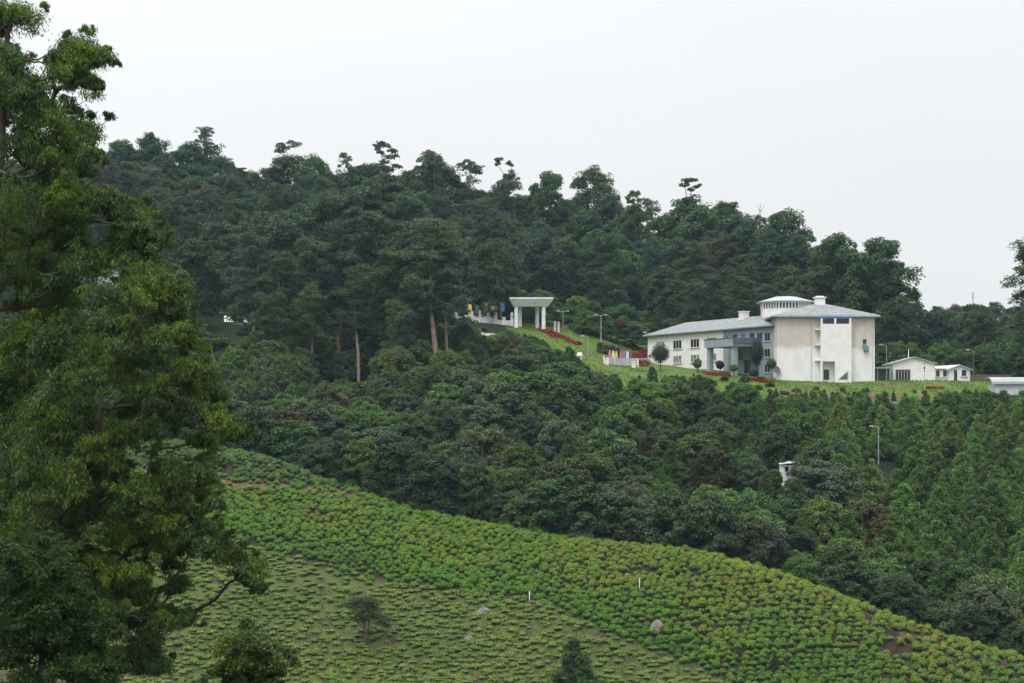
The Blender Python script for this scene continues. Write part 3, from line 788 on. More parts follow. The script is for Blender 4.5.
def build_near():
    Y0 = 70
    g = lambda u, Y: at(u, Y)
    specA = [(12, 22, 26), (2, 66, 28), (34, 92, 22), (60, 62, 12), (78, 50, 20), (98, 62, 15), (72, 78, 15), (92, 84, 11), (22, 150, 30), (60, 128, 30), (84, 138, 22), (40, 118, 20), (52, 160, 24), (88, 160, 14),
             (10, 205, 30), (48, 200, 26), (80, 196, 18), (108, 206, 17), (134, 218, 15), (70, 236, 18), (128, 242, 13), (10, 280, 32), (46, 272, 26), (85, 266, 20), (20, 345, 32), (60, 325, 26), (10, 410, 30), (-25, 100, 34), (-30, 240, 36), (-30, 380, 36), (-20, 10, 30), (20, 380, 30), (45, 360, 24), (5, 450, 30), (30, 430, 26), (-10, 500, 34), (20, 500, 28), (45, 465, 24), (15, 545, 26), (150, 262, 18), (165, 240, 12), (110, 262, 20), (55, 300, 24), (140, 235, 12)]
    b = g(-40, 72)
    top = P(8, 30, 72)
    near_tree('eucalyptus_tree', 'tall eucalyptus at the edge of the frame rising above the skyline, crown in loose tufts', b, specA, 72, M['gumleaf'], M['darkbark'], (0.048, 0.098, 0.026),
              trunk=[b - [0, 0, .8], P(-38, 500, 72), P(-25, 320, 72), P(0, 160, 72), top], r0=.42)
    specB = [(110, 300, 24), (150, 285, 22), (172, 302, 17), (128, 330, 22), (160, 345, 22), (186, 330, 14), (95, 350, 24), (120, 378, 22), (196, 372, 18), (214, 396, 14), (150, 395, 20), (188, 412, 18), (222, 425, 15), (242, 436, 12), (205, 440, 12),
             (85, 420, 24), (60, 390, 22), (120, 440, 22), (158, 432, 16), (60, 470, 24), (100, 490, 22), (140, 495, 22), (175, 505, 20), (200, 480, 17), (212, 508, 11), (30, 455, 28), (120, 540, 20), (160, 550, 17), (205, 530, 14), (228, 556, 17), (248, 572, 15), (258, 588, 8), (180, 585, 12), (70, 530, 22), (140, 600, 20), (165, 625, 14), (188, 620, 10), (110, 620, 20), (120, 660, 22), (155, 668, 15), (85, 455, 20), (70, 500, 22), (100, 455, 18), (85, 515, 18), (125, 510, 18), (60, 555, 22), (95, 565, 20), (130, 570, 18), (160, 525, 16), (90, 595, 18), (190, 545, 12), (150, 640, 14), (40, 420, 26), (35, 510, 26), (170, 470, 16)]
    b = g(70, 66)
    near_tree('eucalyptus_tree', 'spreading eucalyptus with long drooping boughs reaching over the tea field', b, specB, 67, M['gumleaf'], M['darkbark'], (0.048, 0.092, 0.024),
              trunk=[b - [0, 0, .8], P(72, 700, 66), P(80, 600, 66), P(88, 480, 66.5), P(105, 380, 67)], r0=.34, slope=.45)
    specC = [(40, 570, 24), (70, 590, 20), (15, 590, 26), (50, 620, 28), (85, 625, 18), (20, 640, 30), (70, 660, 26), (100, 672, 18), (30, 690, 30), (5, 560, 18), (48, 552, 12), (90, 700, 24), (-20, 640, 30)]
    b = g(40, 57)
    near_tree('wattle_tree', 'dark dense fine-leaved wattle in the shade under the tall eucalyptus', b, specC, 57, M['needle'], M['darkbark'], (0.026, 0.062, 0.012), L=.15, W=.042, droop=.1, per=120, sub=16, spread=2.0,
              trunk=[b - [0, 0, .8], P(40, 760, 57), P(42, 660, 57), P(46, 575, 57)], r0=.2)
    specD = [(232, 650, 17), (252, 642, 16), (268, 654, 16), (246, 668, 19), (226, 672, 13), (276, 672, 10), (258, 690, 18), (232, 700, 16)]
    b = g(240, 62)
    near_tree('small_tree', 'small olive green treetop poking up over the tea beside the drooping eucalyptus boughs', b, specD, 62, M['gumleaf'], M['bark'], (0.055, 0.098, 0.030), L=.15, W=.05, droop=.35, per=62, sub=12, spread=1.0,
              trunk=[b - [0, 0, .8], P(242, 760, 62), P(246, 700, 62), P(248, 665, 62)], r0=.12)

# ------------------------------------------------------------------ forest
def try_tree(kind, u, Y, h, lab, grp, col, which=None, wide=1.0, limit=None, **kw):
    p = at(u, Y)
    tm, cm, ph, pr = PROTO[kind][which or 0]
    rpx = pr * h / ph * wide / Y * F
    vt = V0 - F * (p[2] + h) / Y; vb = V0 - F * p[2] / Y
    if limit is not None:
        hmax = (V0 - limit) / F * Y - p[2]
        if hmax < 1.6: return None
        if h > hmax: h = hmax * rng.uniform(.85, 1.0); rpx = pr * h / ph * wide / Y * F; vt = V0 - F * (p[2] + h) / Y
    if blocked(u - rpx * .6, u + rpx * .6, vt, vb, Y): return None
    if which is None: which = int(rng.integers(0, len(PROTO[kind])))
    QUEUE.append((kind, Y, u, vt, vb, rpx, (kind, p, h, lab, grp, col, which, wide), kw))

LIM = np.array([(-500, 0), (455, 0), (462, 322), (500, 330), (535, 338), (548, 348), (575, 358), (592, 374), (650, 373), (700, 374.5), (740, 380), (785, 388), (930, 391), (945, 388), (1400, 390)], float)

QUEUE = []
def cull_and_plant():
    g = np.zeros((342, 512), bool); yy, xx = np.mgrid[0:342, 0:512]; n = 0
    yy = yy * 2; xx = xx * 2
    cu = np.arange(0, 1024, 2); crest = np.array([V0 - F * (gz((u - 512) / F * float(crestY(u)), float(crestY(u))) + .5) / float(crestY(u)) for u in cu])
    g |= yy > crest[None, :]
    for q in sorted(QUEUE, key=lambda q: q[1]):
        kind, Y, u, vt, vb, rpx, args, kw = q
        a = rpx * .95; c = (vt + vb) / 2; b = (vb - vt) / 2
        x0, x1 = max(0, int((u - a) / 2)), min(512, int((u + a) / 2) + 1); y0, y1 = max(0, int(vt / 2)), min(342, int(vb / 2) + 1)
        if u + a < -150 or u - a > 1090: continue
        if x1 > x0 and y1 > y0:
            X_, Y_ = xx[y0:y1, x0:x1], yy[y0:y1, x0:x1]; w = g[y0:y1, x0:x1]
            m = ((X_ - u) / a) ** 2 + ((Y_ - c) / b) ** 2 < 1
            vis = (m & ~w).sum() * 4
            ms = ((X_ - u) / (a * .85)) ** 2 + ((Y_ - c) / (b * .88)) ** 2 < 1
            g[y0:y1, x0:x1] |= ms
            if vis < (95 if kind == 'bushy' else 30) and u > 0: n += 1; continue
        plant(*args, **kw)
    print('hidden and left out:', n)

def hill_zone(u, Y):
    if u >= 888: return 'on the low ridge behind the small white houses'
    if Y > 545: return 'near the crest of the wooded hill'
    if u < 215: return 'on the hill above the hut with the white roof'
    if u < 470: return 'on the hill behind the tall gum grove'
    if u < 640: return 'on the hill above the white gateway and lawn'
    if u < 770: return 'on the hill over the long grey roof'
    return 'close behind the concrete end block'

def poisson(n, fn, dmin, maxtry=9000):
    pts = []
    for _ in range(maxtry):
        p = fn()
        if p is None: continue
        x, y = (p[0] - 512) / F * p[1], p[1]
        if all((x - a) ** 2 + (y - b) ** 2 > dmin * dmin for a, b, _ in pts):
            pts.append((x, y, p))
            if len(pts) >= n: break
    return [p for _, _, p in pts]

def build_forest():
    # --- hand-set trees of the skyline, each told apart by its shape
    sky = [
        ('broad', 148, 136, 585, 1, 'dark round-headed tree standing up at the start of the hilltop line', DARK, 1.0),
        ('umbrella', 207, 127, 590, 0, 'layered flat-topped gum highest on the skyline behind the dark round-headed tree', BLUEG, 1.15),
        ('broad', 122, 141, 590, 3, 'pale thin-crowned tree peeping over the hilltop beside the eucalyptus', GREYG, .8),
        ('umbrella', 287, 139, 590, 2, 'slim gum with one small umbrella of leaves on bare stems above the tree line', BLUEG, 1.0),
        ('umbrella', 322, 158, 585, 1, 'short flat-topped gum next to the slim umbrella gum', DARK, .9),
        ('umbrella', 352, 152, 585, 0, 'small umbrella gum between two taller umbrella gums', DARK, .8),
        ('umbrella', 385, 138, 585, 1, 'tall open gum with three leaf umbrellas over the middle of the skyline', BLUEG, 1.05),
        ('broad', 428, 153, 580, 2, 'dark knobbly crown just past the three-umbrella gum', DARK, .9),
        ('umbrella', 470, 158, 580, 2, 'gum with one flat leaf plate on a bare stem above the gateway', BLUEG, 1.0),
        ('umbrella', 512, 156, 575, 3, 'thin see-through gum leaning over the skyline above the gateway pillars', GREYG, .85),
        ('broad', 546, 171, 570, 0, 'small dark round treetop alone on the skyline past the see-through gum', DARK, .7),
        ('broad', 588, 170, 570, 4, 'broad dark treetop on the skyline where the ridge starts to drop', DARK, .85),
        ('umbrella', 632, 188, 540, 1, 'ragged gum on the falling ridge over the lamp posts', DARK, .9),
        ('umbrella', 692, 178, 520, 3, 'tall tiered gum that stands clear of the ridge over the long grey roof', DARK, 1.15),
        ('broad', 722, 206, 515, 1, 'wide dark crown at the shoulder of the ridge beside the tiered gum', DARK, 1.0),
        ('broad', 785, 212, 490, 4, 'rounded dark crown on the ridge straight above the round lantern roof', DARK, 1.05),
        ('broad', 838, 236, 455, 2, 'big dark tree rising behind the block chimney', DARK, 1.1),
        ('broad', 876, 238, 445, 0, 'broad gum at the end of the wood with sky showing through its ragged side', DARK, 1.12),
    ]
    for kind, u, vt, Y, wh, lab, col, wide in sky:
        p = at(u, Y); h = (V0 - vt) / F * Y - p[2]
        plant(kind, p, h, lab, None, jit(col, .08), wh, wide)
    # lone bare tree on the ridge
    p = at(760, 495); h = (V0 - 204) / F * 495 - p[2]
    root = thing('dead_tree', 'thin bare dead tree showing as twigs against the sky over the lantern roof', 'tree', p)
    tp = [(0, 0, -.5), (.2, 0, h * .5), (-.2, .1, h * .8), (.1, 0, h)]
    parts = [tube(np.array(tp, float), np.linspace(.25, .05, 4), 6)]
    for i in range(16):
        f = rng.uniform(.55, .95); a = rng.uniform(0, 6.28); s = rng.uniform(1.5, 3.2)
        parts.append(limb((0, 0, h * f), (math.cos(a) * s * .7, math.sin(a) * s * .7, h * f + s * 1.2), .07, .02, n=4))
    v, q = join(parts); child('trunk', quad_mesh('dead_trunk', v, q, M['bark'], smooth=True), root)
    # tall gum off the frame edge
    p = at(1046, 400)
    plant('gum', p, (V0 - 236) / F * 400 - p[2], 'tall gum at the frame edge, only its leafy side in view over the small houses', None, DARK, 1, 1.6)
    # --- tall gum grove in front of the hill
    grove = [(252, 372, 232, BLUEG), (268, 385, 214, BLUEG), (283, 370, 250, DARK), (298, 392, 205, BLUEG), (312, 378, 238, GREYG), (326, 395, 190, BLUEG), (340, 380, 220, BLUEG), (357, 396, 186, BLUEG), (359, 363, 262, DARK), (372, 378, 205, BLUEG), (386, 398, 176, BLUEG), (400, 370, 240, DARK),
             (410, 388, 188, BLUEG), (421, 376, 222, BLUEG), (437, 362, 214, GREYG), (448, 366, 240, BLUEG), (312, 364, 285, DARK), (395, 361, 300, MIDG), (405, 358, 310, BLUEG), (270, 362, 290, DARK)]
    for i, (u, Y, vt, col) in enumerate(grove):
        p = at(u, Y); h = (V0 - vt) / F * Y - p[2]
        lab, grp = 'tall blue-green gum in the dark grove beside the white parapet', 'tall gums of the dark grove'
        if u == 437: lab, grp = 'tall gum with a bare pinkish trunk at the grove edge below the flags', None
        elif u == 448: lab, grp = 'gum with a straight brown trunk next to the pinkish-trunked gum', None
        elif u == 359: lab, grp = 'short dark gum with a thin pale stem beside the creeper-hung dead tree', None
        elif u in (395, 405): lab, grp = 'rounded young gum in front of the dark grove beside the pinkish trunk', 'rounded young gums before the grove'
        elif Y < 375: lab, grp = 'lower dark gum along the front of the tall grove', 'lower gums at the grove front'
        k_ = 'tallgum' if (i % 2 == 0 or u in (437, 448, 359)) and u not in (395, 405) else 'gum'
        plant(k_, p, h, lab, grp, jit(col, .14), int(rng.integers(0, len(PROTO[k_]))), rng.uniform(1.15, 1.55))
    # --- forest of the hill
    def pick():
        Y = rng.uniform(378, 598); u = rng.uniform(-120, 1060)
        if Y < 424 and u > 264: return None
        if Y > 545 and u > 730: return None
        if u > 885 and Y > 540: return None
        if 500 < u < 662 and Y < 468: return None
        if 640 < u < 890 and Y < 446: return None
        if u > 885 and Y < 432: return None
        return (u, Y)
    pts = poisson(400, pick, 8.4, 16000)
    skyrow = np.array([(80, 160), (130, 150), (200, 150), (260, 163), (330, 168), (400, 170), (470, 180), (540, 186), (600, 188), (650, 206), (700, 205), (750, 222), (800, 228), (850, 245), (885, 262), (905, 306), (960, 307), (1000, 299), (1100, 294)], float)
    row2 = [(u_ + rng.uniform(-4, 4), float(np.interp(u_, [500, 560, 640, 720, 800, 890], [592, 585, 545, 515, 490, 450])) - rng.uniform(0, 12)) for u_ in np.arange(96, 892, 13.5)]
    for u, Y in pts + row2:
        c = rng.uniform()
        z = hill_zone(u, Y)
        ridge = u > 888
        if ridge: kind, h = 'broad', rng.uniform(11, 16)
        elif (u, Y) in row2: kind, h = ('broad' if c < .6 else 'gum'), rng.uniform(24, 30)
        elif c < .62: kind, h = 'broad', rng.uniform(14, 20)
        elif c < .97: kind, h = 'gum', rng.uniform(18, 25)
        else: kind, h = 'umbrella', rng.uniform(18, 24)
        b = rng.uniform()
        if b < .50: col, w = DARK, 'dark green'
        elif b < .70: col, w = BLUEG, 'blue-green'
        elif b < .84: col, w = MIDG, 'fresh green'
        elif b < .97: col, w = OLIVE, 'olive green'
        else: col, w = TAN, 'tan brown'
        if u < 230 and Y < 540 and b > .84: col, w = TAN, 'tan brown'
        kn = {'broad': 'broadleaf tree', 'gum': 'open gum tree', 'umbrella': 'flat-topped gum'}[kind]
        lab = f'{w} {kn} {z}'; grp = f'{w} {kn}s {z}'
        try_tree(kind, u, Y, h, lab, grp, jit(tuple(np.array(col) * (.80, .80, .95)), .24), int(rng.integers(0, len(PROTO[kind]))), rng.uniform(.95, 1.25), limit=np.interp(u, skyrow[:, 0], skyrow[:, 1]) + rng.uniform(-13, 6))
    # --- hedge-like belt under the hill behind lawn and buildings
    for i in range(70):
        u = rng.uniform(505, 905); Y = rng.uniform(446, 470) if u < 660 else rng.uniform(432, 462)
        c = rng.uniform()
        col, w = ((LIGHT, 'bright green') if c < .25 else (MIDG, 'mid green') if c < .6 else (DARK, 'dark green'))
        zn = 'at the top edge of the sloping lawn' if u < 655 else ('behind the long grey roof' if u < 800 else 'at the foot of the ridge beside the end block')
        try_tree('bushy', u, Y, rng.uniform(5, 8.5), f'rounded {w} tree {zn}', f'rounded {w} trees {zn}', jit(col), int(rng.integers(0, 6)), rng.uniform(1, 1.3))
    for i in range(46):
        u = rng.uniform(886, 1050); Y = rng.uniform(416, 446); c = rng.uniform()
        col, w = ((MIDG, 'mid green') if c < .5 else (DARK, 'dark green'))
        try_tree('bushy', u, Y, rng.uniform(5, 9), f'rounded {w} tree just behind the small white houses', f'rounded {w} trees just behind the small white houses', jit(col), int(rng.integers(0, 6)), rng.uniform(1, 1.3))
    # --- scrub slope between the field and the terrace
    def pick2():
        u = rng.uniform(-120, 1075); cy = float(crestY(u))
        Y = rng.uniform(cy + 7, np.interp(u, [400, 520, 560, 610], [385, 428, 415, 372]))
        return (u, Y)
    pts = poisson(620, pick2, 5.3, 24000)
    def pick3():
        u = rng.uniform(760, 1075); Y = rng.uniform(285, 371)
        return (u, Y) if u > 800 + (330 - Y) * 0.55 else None
    pts += [p for p in poisson(130, pick3, 4.4, 4000) if min(math.hypot((p[0] - q[0]) / F * p[1], p[1] - q[1]) for q in pts) > 2.6]
    pts.sort(key=lambda p: p[1])
    for u, Y in pts:
        cy = float(crestY(u)); d = Y - cy
        lim = np.interp(u, LIM[:, 0], LIM[:, 1])
        b = rng.uniform(); grove_ = u > 800 + (330 - Y) * 0.55 and d > 34
        if grove_:
            kind, h = 'sapling', rng.uniform(6.5, 10.5); wd_ = rng.uniform(1.15, 1.5)
            col, w = ((0.092, 0.184, 0.046), 'fresh green') if b < .65 else ((0.064, 0.130, 0.042), 'deep green') if b < .85 else ((0.102, 0.180, 0.042), 'yellow-green')
            zn = 'in the young grove below the small white houses' if Y > 320 else 'low in the young grove near the valley'
            lab, grp = f'slender {w} young tree {zn}', f'slender {w} young trees {zn}'
        else:
            kind = 'bushy'; h = rng.uniform(5.6, 10)
            if b < .28: col, w = DARK, 'dark green'
            elif b < .56: col, w = MIDG, 'mid green'
            elif b < .74: col, w = GREYG, 'grey-green'
            elif b < .92: col, w = LIGHT, 'bright green'
            elif b < .995: col, w = OLIVE, 'olive green'
            else: col, w = RUST, 'rusty brown'
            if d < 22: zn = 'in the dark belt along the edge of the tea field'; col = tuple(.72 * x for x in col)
            elif u < 215: zn = 'on the slope behind the eucalyptus boughs'
            elif u < 470: zn = 'on the scrub slope in front of the gum grove'
            elif u < 640: zn = 'on the wooded slope below the gateway and banners'
            elif u < 800: zn = 'on the wooded slope below the long building'
            else: zn = 'on the wooded slope below the concrete block'
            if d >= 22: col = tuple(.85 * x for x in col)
            if u > 470 and d > 22 and rng.uniform() < .28:
                kind, h = ('sapling', rng.uniform(6, 9.5))
                lab, grp = f'slender {w} tree {zn}', f'slender {w} trees {zn}'
            else: lab, grp = f'bushy {w} tree {zn}', f'bushy {w} trees {zn}'
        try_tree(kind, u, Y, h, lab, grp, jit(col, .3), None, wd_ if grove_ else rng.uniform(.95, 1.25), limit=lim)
    cull_and_plant()
    # --- named single trees of the slope
    for u0, u1, Y0, Y1, vt, w, col, zn in ((322, 358, 345, 362, 381, 'mid green', MIDG, 'at the foot of the creeper-hung dead tree'), (204, 252, 408, 426, 325, 'dark green', DARK, 'in front of the white-roofed hut')):
        for i in range(9):
            u = u0 + (u1 - u0) * (i + rng.uniform(0, 1)) / 9; Y = rng.uniform(Y0, Y1); p = at(u, Y); hm = (V0 - vt - rng.uniform(-4, 9)) / F * Y - p[2]
            if hm > .6: plant('bushy', p, min(hm, 5), f'{w} shrub {zn}', f'{w} shrubs {zn}', jit(col), None, rng.uniform(1.1, 1.6), name='slope_shrub', cat='shrub')
    for i in range(60):
        u = rng.uniform(500, 592); Y = rng.uniform(392, 430); p = at(u, Y)
        lim = np.interp(u, [495, 515, 540, 552, 575, 595], [328, 331, 338, 347, 355, 376]); hm = (V0 - lim) / F * Y - p[2]
        if hm < .9: continue
        c = rng.uniform(); w, col = ('dark green', DARK) if c < .4 else ('mid green', MIDG) if c < .75 else ('bright green', LIGHT)
        plant('bushy', p, min(hm, rng.uniform(2, 4.5)), f'{w} shrub on the bank under the gateway lawn', f'{w} shrubs on the bank under the gateway lawn', jit(col), None, rng.uniform(1.1, 1.6), name='bank_shrub', cat='shrub')
    for kind, u, Y, vt, lab, col, wh, wide in [
        ('conifer', 520, 330, 378, 'broad dark layered conifer midway down the slope below the gateway', DARK, 0, 1.0),
        ('conifer', 553, 335, 366, 'narrower fresh green conifer beside the broad layered conifer', MIDG, 1, .8),
        ('gum', 572, 352, 345, 'thin tall gum with a bare pale stem in front of the lawn', DARK, 2, .6),
        ('bushy', 826, 290, 438, 'large rounded dark tree above the half-hidden white shed', DARK, 4, 1.05),
        ('bushy', 653, 376, 366, 'dark conical bush at the grass edge below the clipped round tree', DARK, 2, .8),
        ('bushy', 774, 294, 468, 'mid green bushy tree hiding one side of the white shed', MIDG, 0, .75),
        ('bushy', 793, 293, 477, 'bright green bushy tree covering the foot of the half-hidden white shed', LIGHT, 1, .8),
        ('bushy', 283, 303, 402, 'rusty brown bush at the corner between tea field and scrub', RUST, 1, 1.0),
        ('bushy', 985, 222, 578, 'pale green bushy tree at the bottom end of the tree line', GREYG, 4, 1.0),
        ('bushy', 862, 262, 498, 'tree with reddish brown tinged leaves in front of the young grove', RUST, 5, .9)]:
        p = at(u, Y); plant(kind, p, (V0 - vt) / F * Y - p[2], lab, None, col, wh, wide)

# ------------------------------------------------------------------ buildings
def ball_leaves(c, r, n, L=.25, W=.15):
    d = rdir(n); k = 1 + .10 * np.sin(d[:, :1] * 5 + rng.uniform(0, 6)) * np.cos(d[:, 2:] * 6 + rng.uniform(0, 6)); pos = np.array(c) + d * k * np.array(r) * rng.uniform(.7, 1.08, (n, 1))
    nr = unit(d + rng.normal(size=(n, 3)) * .35); T = rng.normal(size=(n, 3)); T = unit(T - nr * np.sum(T * nr, -1, keepdims=True)); s = rng.uniform(.7, 1.3, n)
    return diamonds(pos, nr, T, L * s, W * s)

def window(root, parent, c, ax, w, h, panes=3, mat='glass', name='window', frame='white'):
    """frame standing 6 cm proud of the wall with mullions and a sill; the pane sits inside it"""
    ax = np.array(ax, float) / np.linalg.norm(ax); out = np.array([ax[1], -ax[0]])
    if out[1] > 0: out = -out
    c = np.array(c, float); m = MB(); t = .09
    def bx(dx, dz, sx, sz, d0=.0, d=.08):
        p = c[:2] + ax * dx + out * (d0 + d / 2); m.box((p[0], p[1], c[2] + dz), (sx, d, sz), ax)
    bx(0, -t, w + 2 * t, t); bx(0, h, w + 2 * t, t); bx(-w / 2 - t / 2, 0, t, h); bx(w / 2 + t / 2, 0, t, h)
    for k in range(1, panes): bx(-w / 2 + w * k / panes, 0, t, h)
    f = m.obj(name, M[frame], parent, root)
    s = MB(); p = c[:2] + out * .11; s.box((p[0], p[1], c[2] - t - .12), (w + .5, .22, .1), ax); s.obj('sill', M['concrete'], f, root)
    g = MB(); p = c[:2] + out * .02; g.box((p[0], p[1], c[2]), (w, .03, h), ax); g.obj('pane', M[mat], f, root)
    return f

def build_main():
    W = np.array([53.6, 390.0]); far = np.array([30.9, 432.5]); a = far - W; Lw = np.linalg.norm(a); a /= Lw
    back = np.array([-a[1], a[0]]); back = back if back[1] > 0 else -back; out = -back
    root = thing('white_building', 'long white hillside building with grey hipped roofs, slate porch and bare concrete end block', 'building', (54, 392, 10))
    eave, base = 21.2, 7.5
    split = 18.0     # the near part of the wing is painted blue-grey
    wd = 12.0
    pt = lambda s, d=0: W + a * s + back * d
    MB().prism([pt(split), pt(Lw), pt(Lw, wd), pt(split, wd)], base, eave).obj('wing_wall', M['cream'], root, root)
    MB().prism([pt(-3), pt(split), pt(split, wd), pt(-3, wd)], base, eave).obj('grey_wing_wall', M['greywall'], root, root)
    # hipped roof of the wing with overhanging eaves
    o = .9; e = [pt(-2, -o), pt(Lw + o, -o), pt(Lw + o, wd + o), pt(-2, wd + o)]; r1, r2 = pt(-2, wd / 2), pt(Lw - 6.2, wd / 2); zr = eave + 3.1
    m = MB(); vs = [(*p, eave + .05) for p in e] + [(*p, eave + .3) for p in e] + [(*r1, zr), (*r2, zr)]
    m.add(vs, [(0, 1, 2, 3)[::-1], (0, 1, 5, 4), (1, 2, 6, 5), (2, 3, 7, 6), (3, 0, 4, 7), (4, 5, 9, 8), (5, 6, 9), (6, 7, 8, 9), (7, 4, 8)])
    rf = m.obj('roof', M['roof'], root, root)
    c = pt(17.5, wd / 2 - 1); m = MB(); m.box((*c, zr - 1.2), (1.7, 1.5, 2.2), a); m.box((*c, zr + 1.0), (2.0, 1.8, .18), a); m.obj('chimney', M['white'], rf, root)
    # windows of the wing: upper and lower rows
    zs = {2: 18.0, 1: 14.9}
    for k, s in enumerate([Lw - 5.4, Lw - 12.4, Lw - 19.4, Lw - 26.0]):
        window(root, root, (*pt(s), zs[2] + .1), a, 3.3, 1.75, 3, 'glass' if k != 0 else 'curtainglass')
        if k: window(root, root, (*pt(s), zs[1]), a, 3.3, 1.55, 3, 'curtainglass')
    for s in (17, 13.6, 10.4, 7.4, 4.6): window(root, root, (*pt(s), 18.6), a, 1.6, 1.55, 2, 'curtainglass' if s in (17, 10.4) else 'glass', frame='greywall')
    for s in (1.9,):
        for z in (18.4, 15.1, 11.9): window(root, root, (*pt(s), z), a, 1.7, 1.6, 2, 'glass', frame='greywall')
    for s in (14.2, 11.4): window(root, root, (*pt(s), 14.9), a, 1.4, 1.5, 2, 'glass', frame='greywall')
    m = MB(); c = pt(8.4) + out * .06; m.box((*c, 12.0), (3.4, .1, 2.7), a); d = m.obj('entrance_door', M['glass'], root, root)
    for k in (-1.7, -.0, 1.7): cc = c + a * k + out * .07; MB().box((*cc, 12.0), (.1, .06, 2.7), a).obj('door_jamb', M['greywall'], d, root)
    # porch
    C0 = pt(4.2) + out * 7.0
    q = [C0, C0 + a * 10.6, C0 + a * 10.6 + back * 7.0, C0 + back * 7.0]
    m = MB(); m.prism(q, 17.25, 18.9); pr = m.obj('porch_canopy', M['greywall'], root, root)
    qq = [C0 - a * .35 - back * .2, C0 - a * .35 + back * 6.98, C0 - a * .01 + back * 6.98, C0 - a * .01 - back * .2]
    MB().prism(qq, 17.9, 19.05).obj('fascia', M['darkgrey'], pr, root)
    MB().prism([p + (p - sum(q) / 4) * .03 for p in q], 18.91, 19.06).obj('coping', M['darkgrey'], pr, root)
    for sft in (.9, 9.7):
        c = C0 + a * sft + back * .9; MB().box((*c, 9.5), (1.0, 1.0, 7.75), a).obj('porch_column', M['greywall'], root, root)
    c = C0 + a * 1.0 + back * 6.0; MB().box((*c, 9.5), (.5, 1.6, 7.75), a).obj('porch_column', M['darkgrey'], root, root)
    # terrace slab under porch
    # ---- end block
    x0, x1, y0, y1 = 53.7, 73.5, 385.0, 399.5; zb, ze = 6.5, 22.9
    MB().prism([(x0, y0), (x1, y0), (x1, y1), (x0, y1)], zb, ze).obj('end_block_wall', M['blockwall'], root, root)
    o = .95; m = MB(); e = [(x0 - o, y0 - o), (x1 + o, y0 - o), (x1 + o, y1 + o), (x0 - o, y1 + o)]
    r1, r2 = (62.6, 392.2), (64.4, 392.2); zr = 26.1
    vs = [(*p, ze + .02) for p in e] + [(*p, ze + .32) for p in e] + [(*r1, zr), (*r2, zr)]
    m.add(vs, [(3, 2, 1, 0), (0, 1, 5, 4), (1, 2, 6, 5), (2, 3, 7, 6), (3, 0, 4, 7), (4, 5, 9, 8), (5, 6, 9), (6, 7, 8, 9), (7, 4, 8)])
    rf = m.obj('block_roof', M['roof'], root, root)
    m = MB(); cx, cy = 63.5, 392.2
    m.box((cx, cy, zr - .5), (2.0, 1.8, 1.6)); m.box((cx, cy, zr + 1.1), (2.5, 2.2, .22)); m.box((cx, cy, zr + 1.32), (1.5, 1.3, .22)); m.obj('chimney', M['white'], rf, root)
    # roofing sheets' ragged edge: gutter
    MB().box(((x0 + x1) / 2, y0 - o - .07, ze + .02), (x1 - x0 + 2 * o, .12, .2)).obj('gutter', M['concrete'], rf, root)
    # stair bay
    U = lambda u: (u - 512) / F * 384
    Zv = lambda v: (V0 - v) / F * 384
    bx0, bx1 = U(820.5), U(851)
    yb = 383.4
    m = MB()
    m.prism([(bx0, yb), (bx1, yb), (bx1, y0), (bx0, y0)], Zv(361.5), Zv(324))            # plain white panel
    m.prism([(U(834.5), yb), (bx1, yb), (bx1, y0), (U(834.5), y0)], zb, Zv(361.5))       # right leg
    m.prism([(bx0, yb), (U(822), yb), (U(822), y0), (bx0, y0)], zb, Zv(361.5))           # left pier
    for u in (820.5, 834, 849): m.prism([(U(u), yb), (U(u + 1.8), yb), (U(u + 1.8), y0), (U(u), y0)], Zv(324), Zv(318.5))
    bay = m.obj('stair_bay', M['white'], root, root)
    MB().prism([(U(822.4), yb + .5), (U(833.8), yb + .5), (U(833.8), yb + .6), (U(822.4), yb + .6)], Zv(323.8), Zv(318.8)).obj('stair_window', M['glass'], bay, root)
    MB().prism([(U(836), yb + .5), (U(848.8), yb + .5), (U(848.8), yb + .6), (U(836), yb + .6)], Zv(323.8), Zv(318.8)).obj('stair_window', M['glass'], bay, root)
    MB().prism([(U(815), y0 - 1.25), (U(853.5), y0 - 1.25), (U(853.5), y0 - 1.05), (U(815), y0 - 1.05)], Zv(318.8), Zv(317.3)).obj('blue_beam', M['blue'], root, root)
    MB().prism([(U(824.5), y0 - .1), (U(829.8), y0 - .1), (U(829.8), y0 - .02), (U(824.5), y0 - .02)], Zv(379.5), Zv(369.5)).obj('stair_door', M['glass'], root, root)
    # sloped opening of the outside stair at the bay's foot
    m = MB(); y = yb - .06
    m.add([(U(838), y, Zv(379.5)), (U(847), y, Zv(379.5)), (U(847), y, Zv(371.5)), (U(838), y + .05, Zv(379.5)), (U(847), y + .05, Zv(379.5)), (U(847), y + .05, Zv(371.5))], [(0, 1, 2), (5, 4, 3), (0, 2, 5, 3), (1, 4, 5, 2), (0, 3, 4, 1)])
    m.obj('stair_opening', M['darkgrey'], bay, root)
    MB().box((U(849), yb - .35, zb), (.45, .5, Zv(371) - zb)).obj('stair_pier', M['white'], bay, root)
    for v in (330, 345.5, 361): MB().box((U(818), y0 - .45, Zv(v)), (1.0, .9, .22)).obj('ledge', M['white'], root, root)
    # window box of the plain wall on the far side of the bay
    MB().prism([(U(863.8), y0 - .07), (U(867.2), y0 - .07), (U(867.2), y0 - .01), (U(863.8), y0 - .01)], Zv(343.5), Zv(339)).obj('wall_opening', M['glass'], root, root)
    ac = MB().box((U(866.6), y0 - .45, Zv(350.5)), (1.0, .8, 1.0)).box((U(865.2), y0 - .3, Zv(346.5)), (.7, .5, .6)).obj('air_conditioner', M['teal'], root, root)
    m = MB()
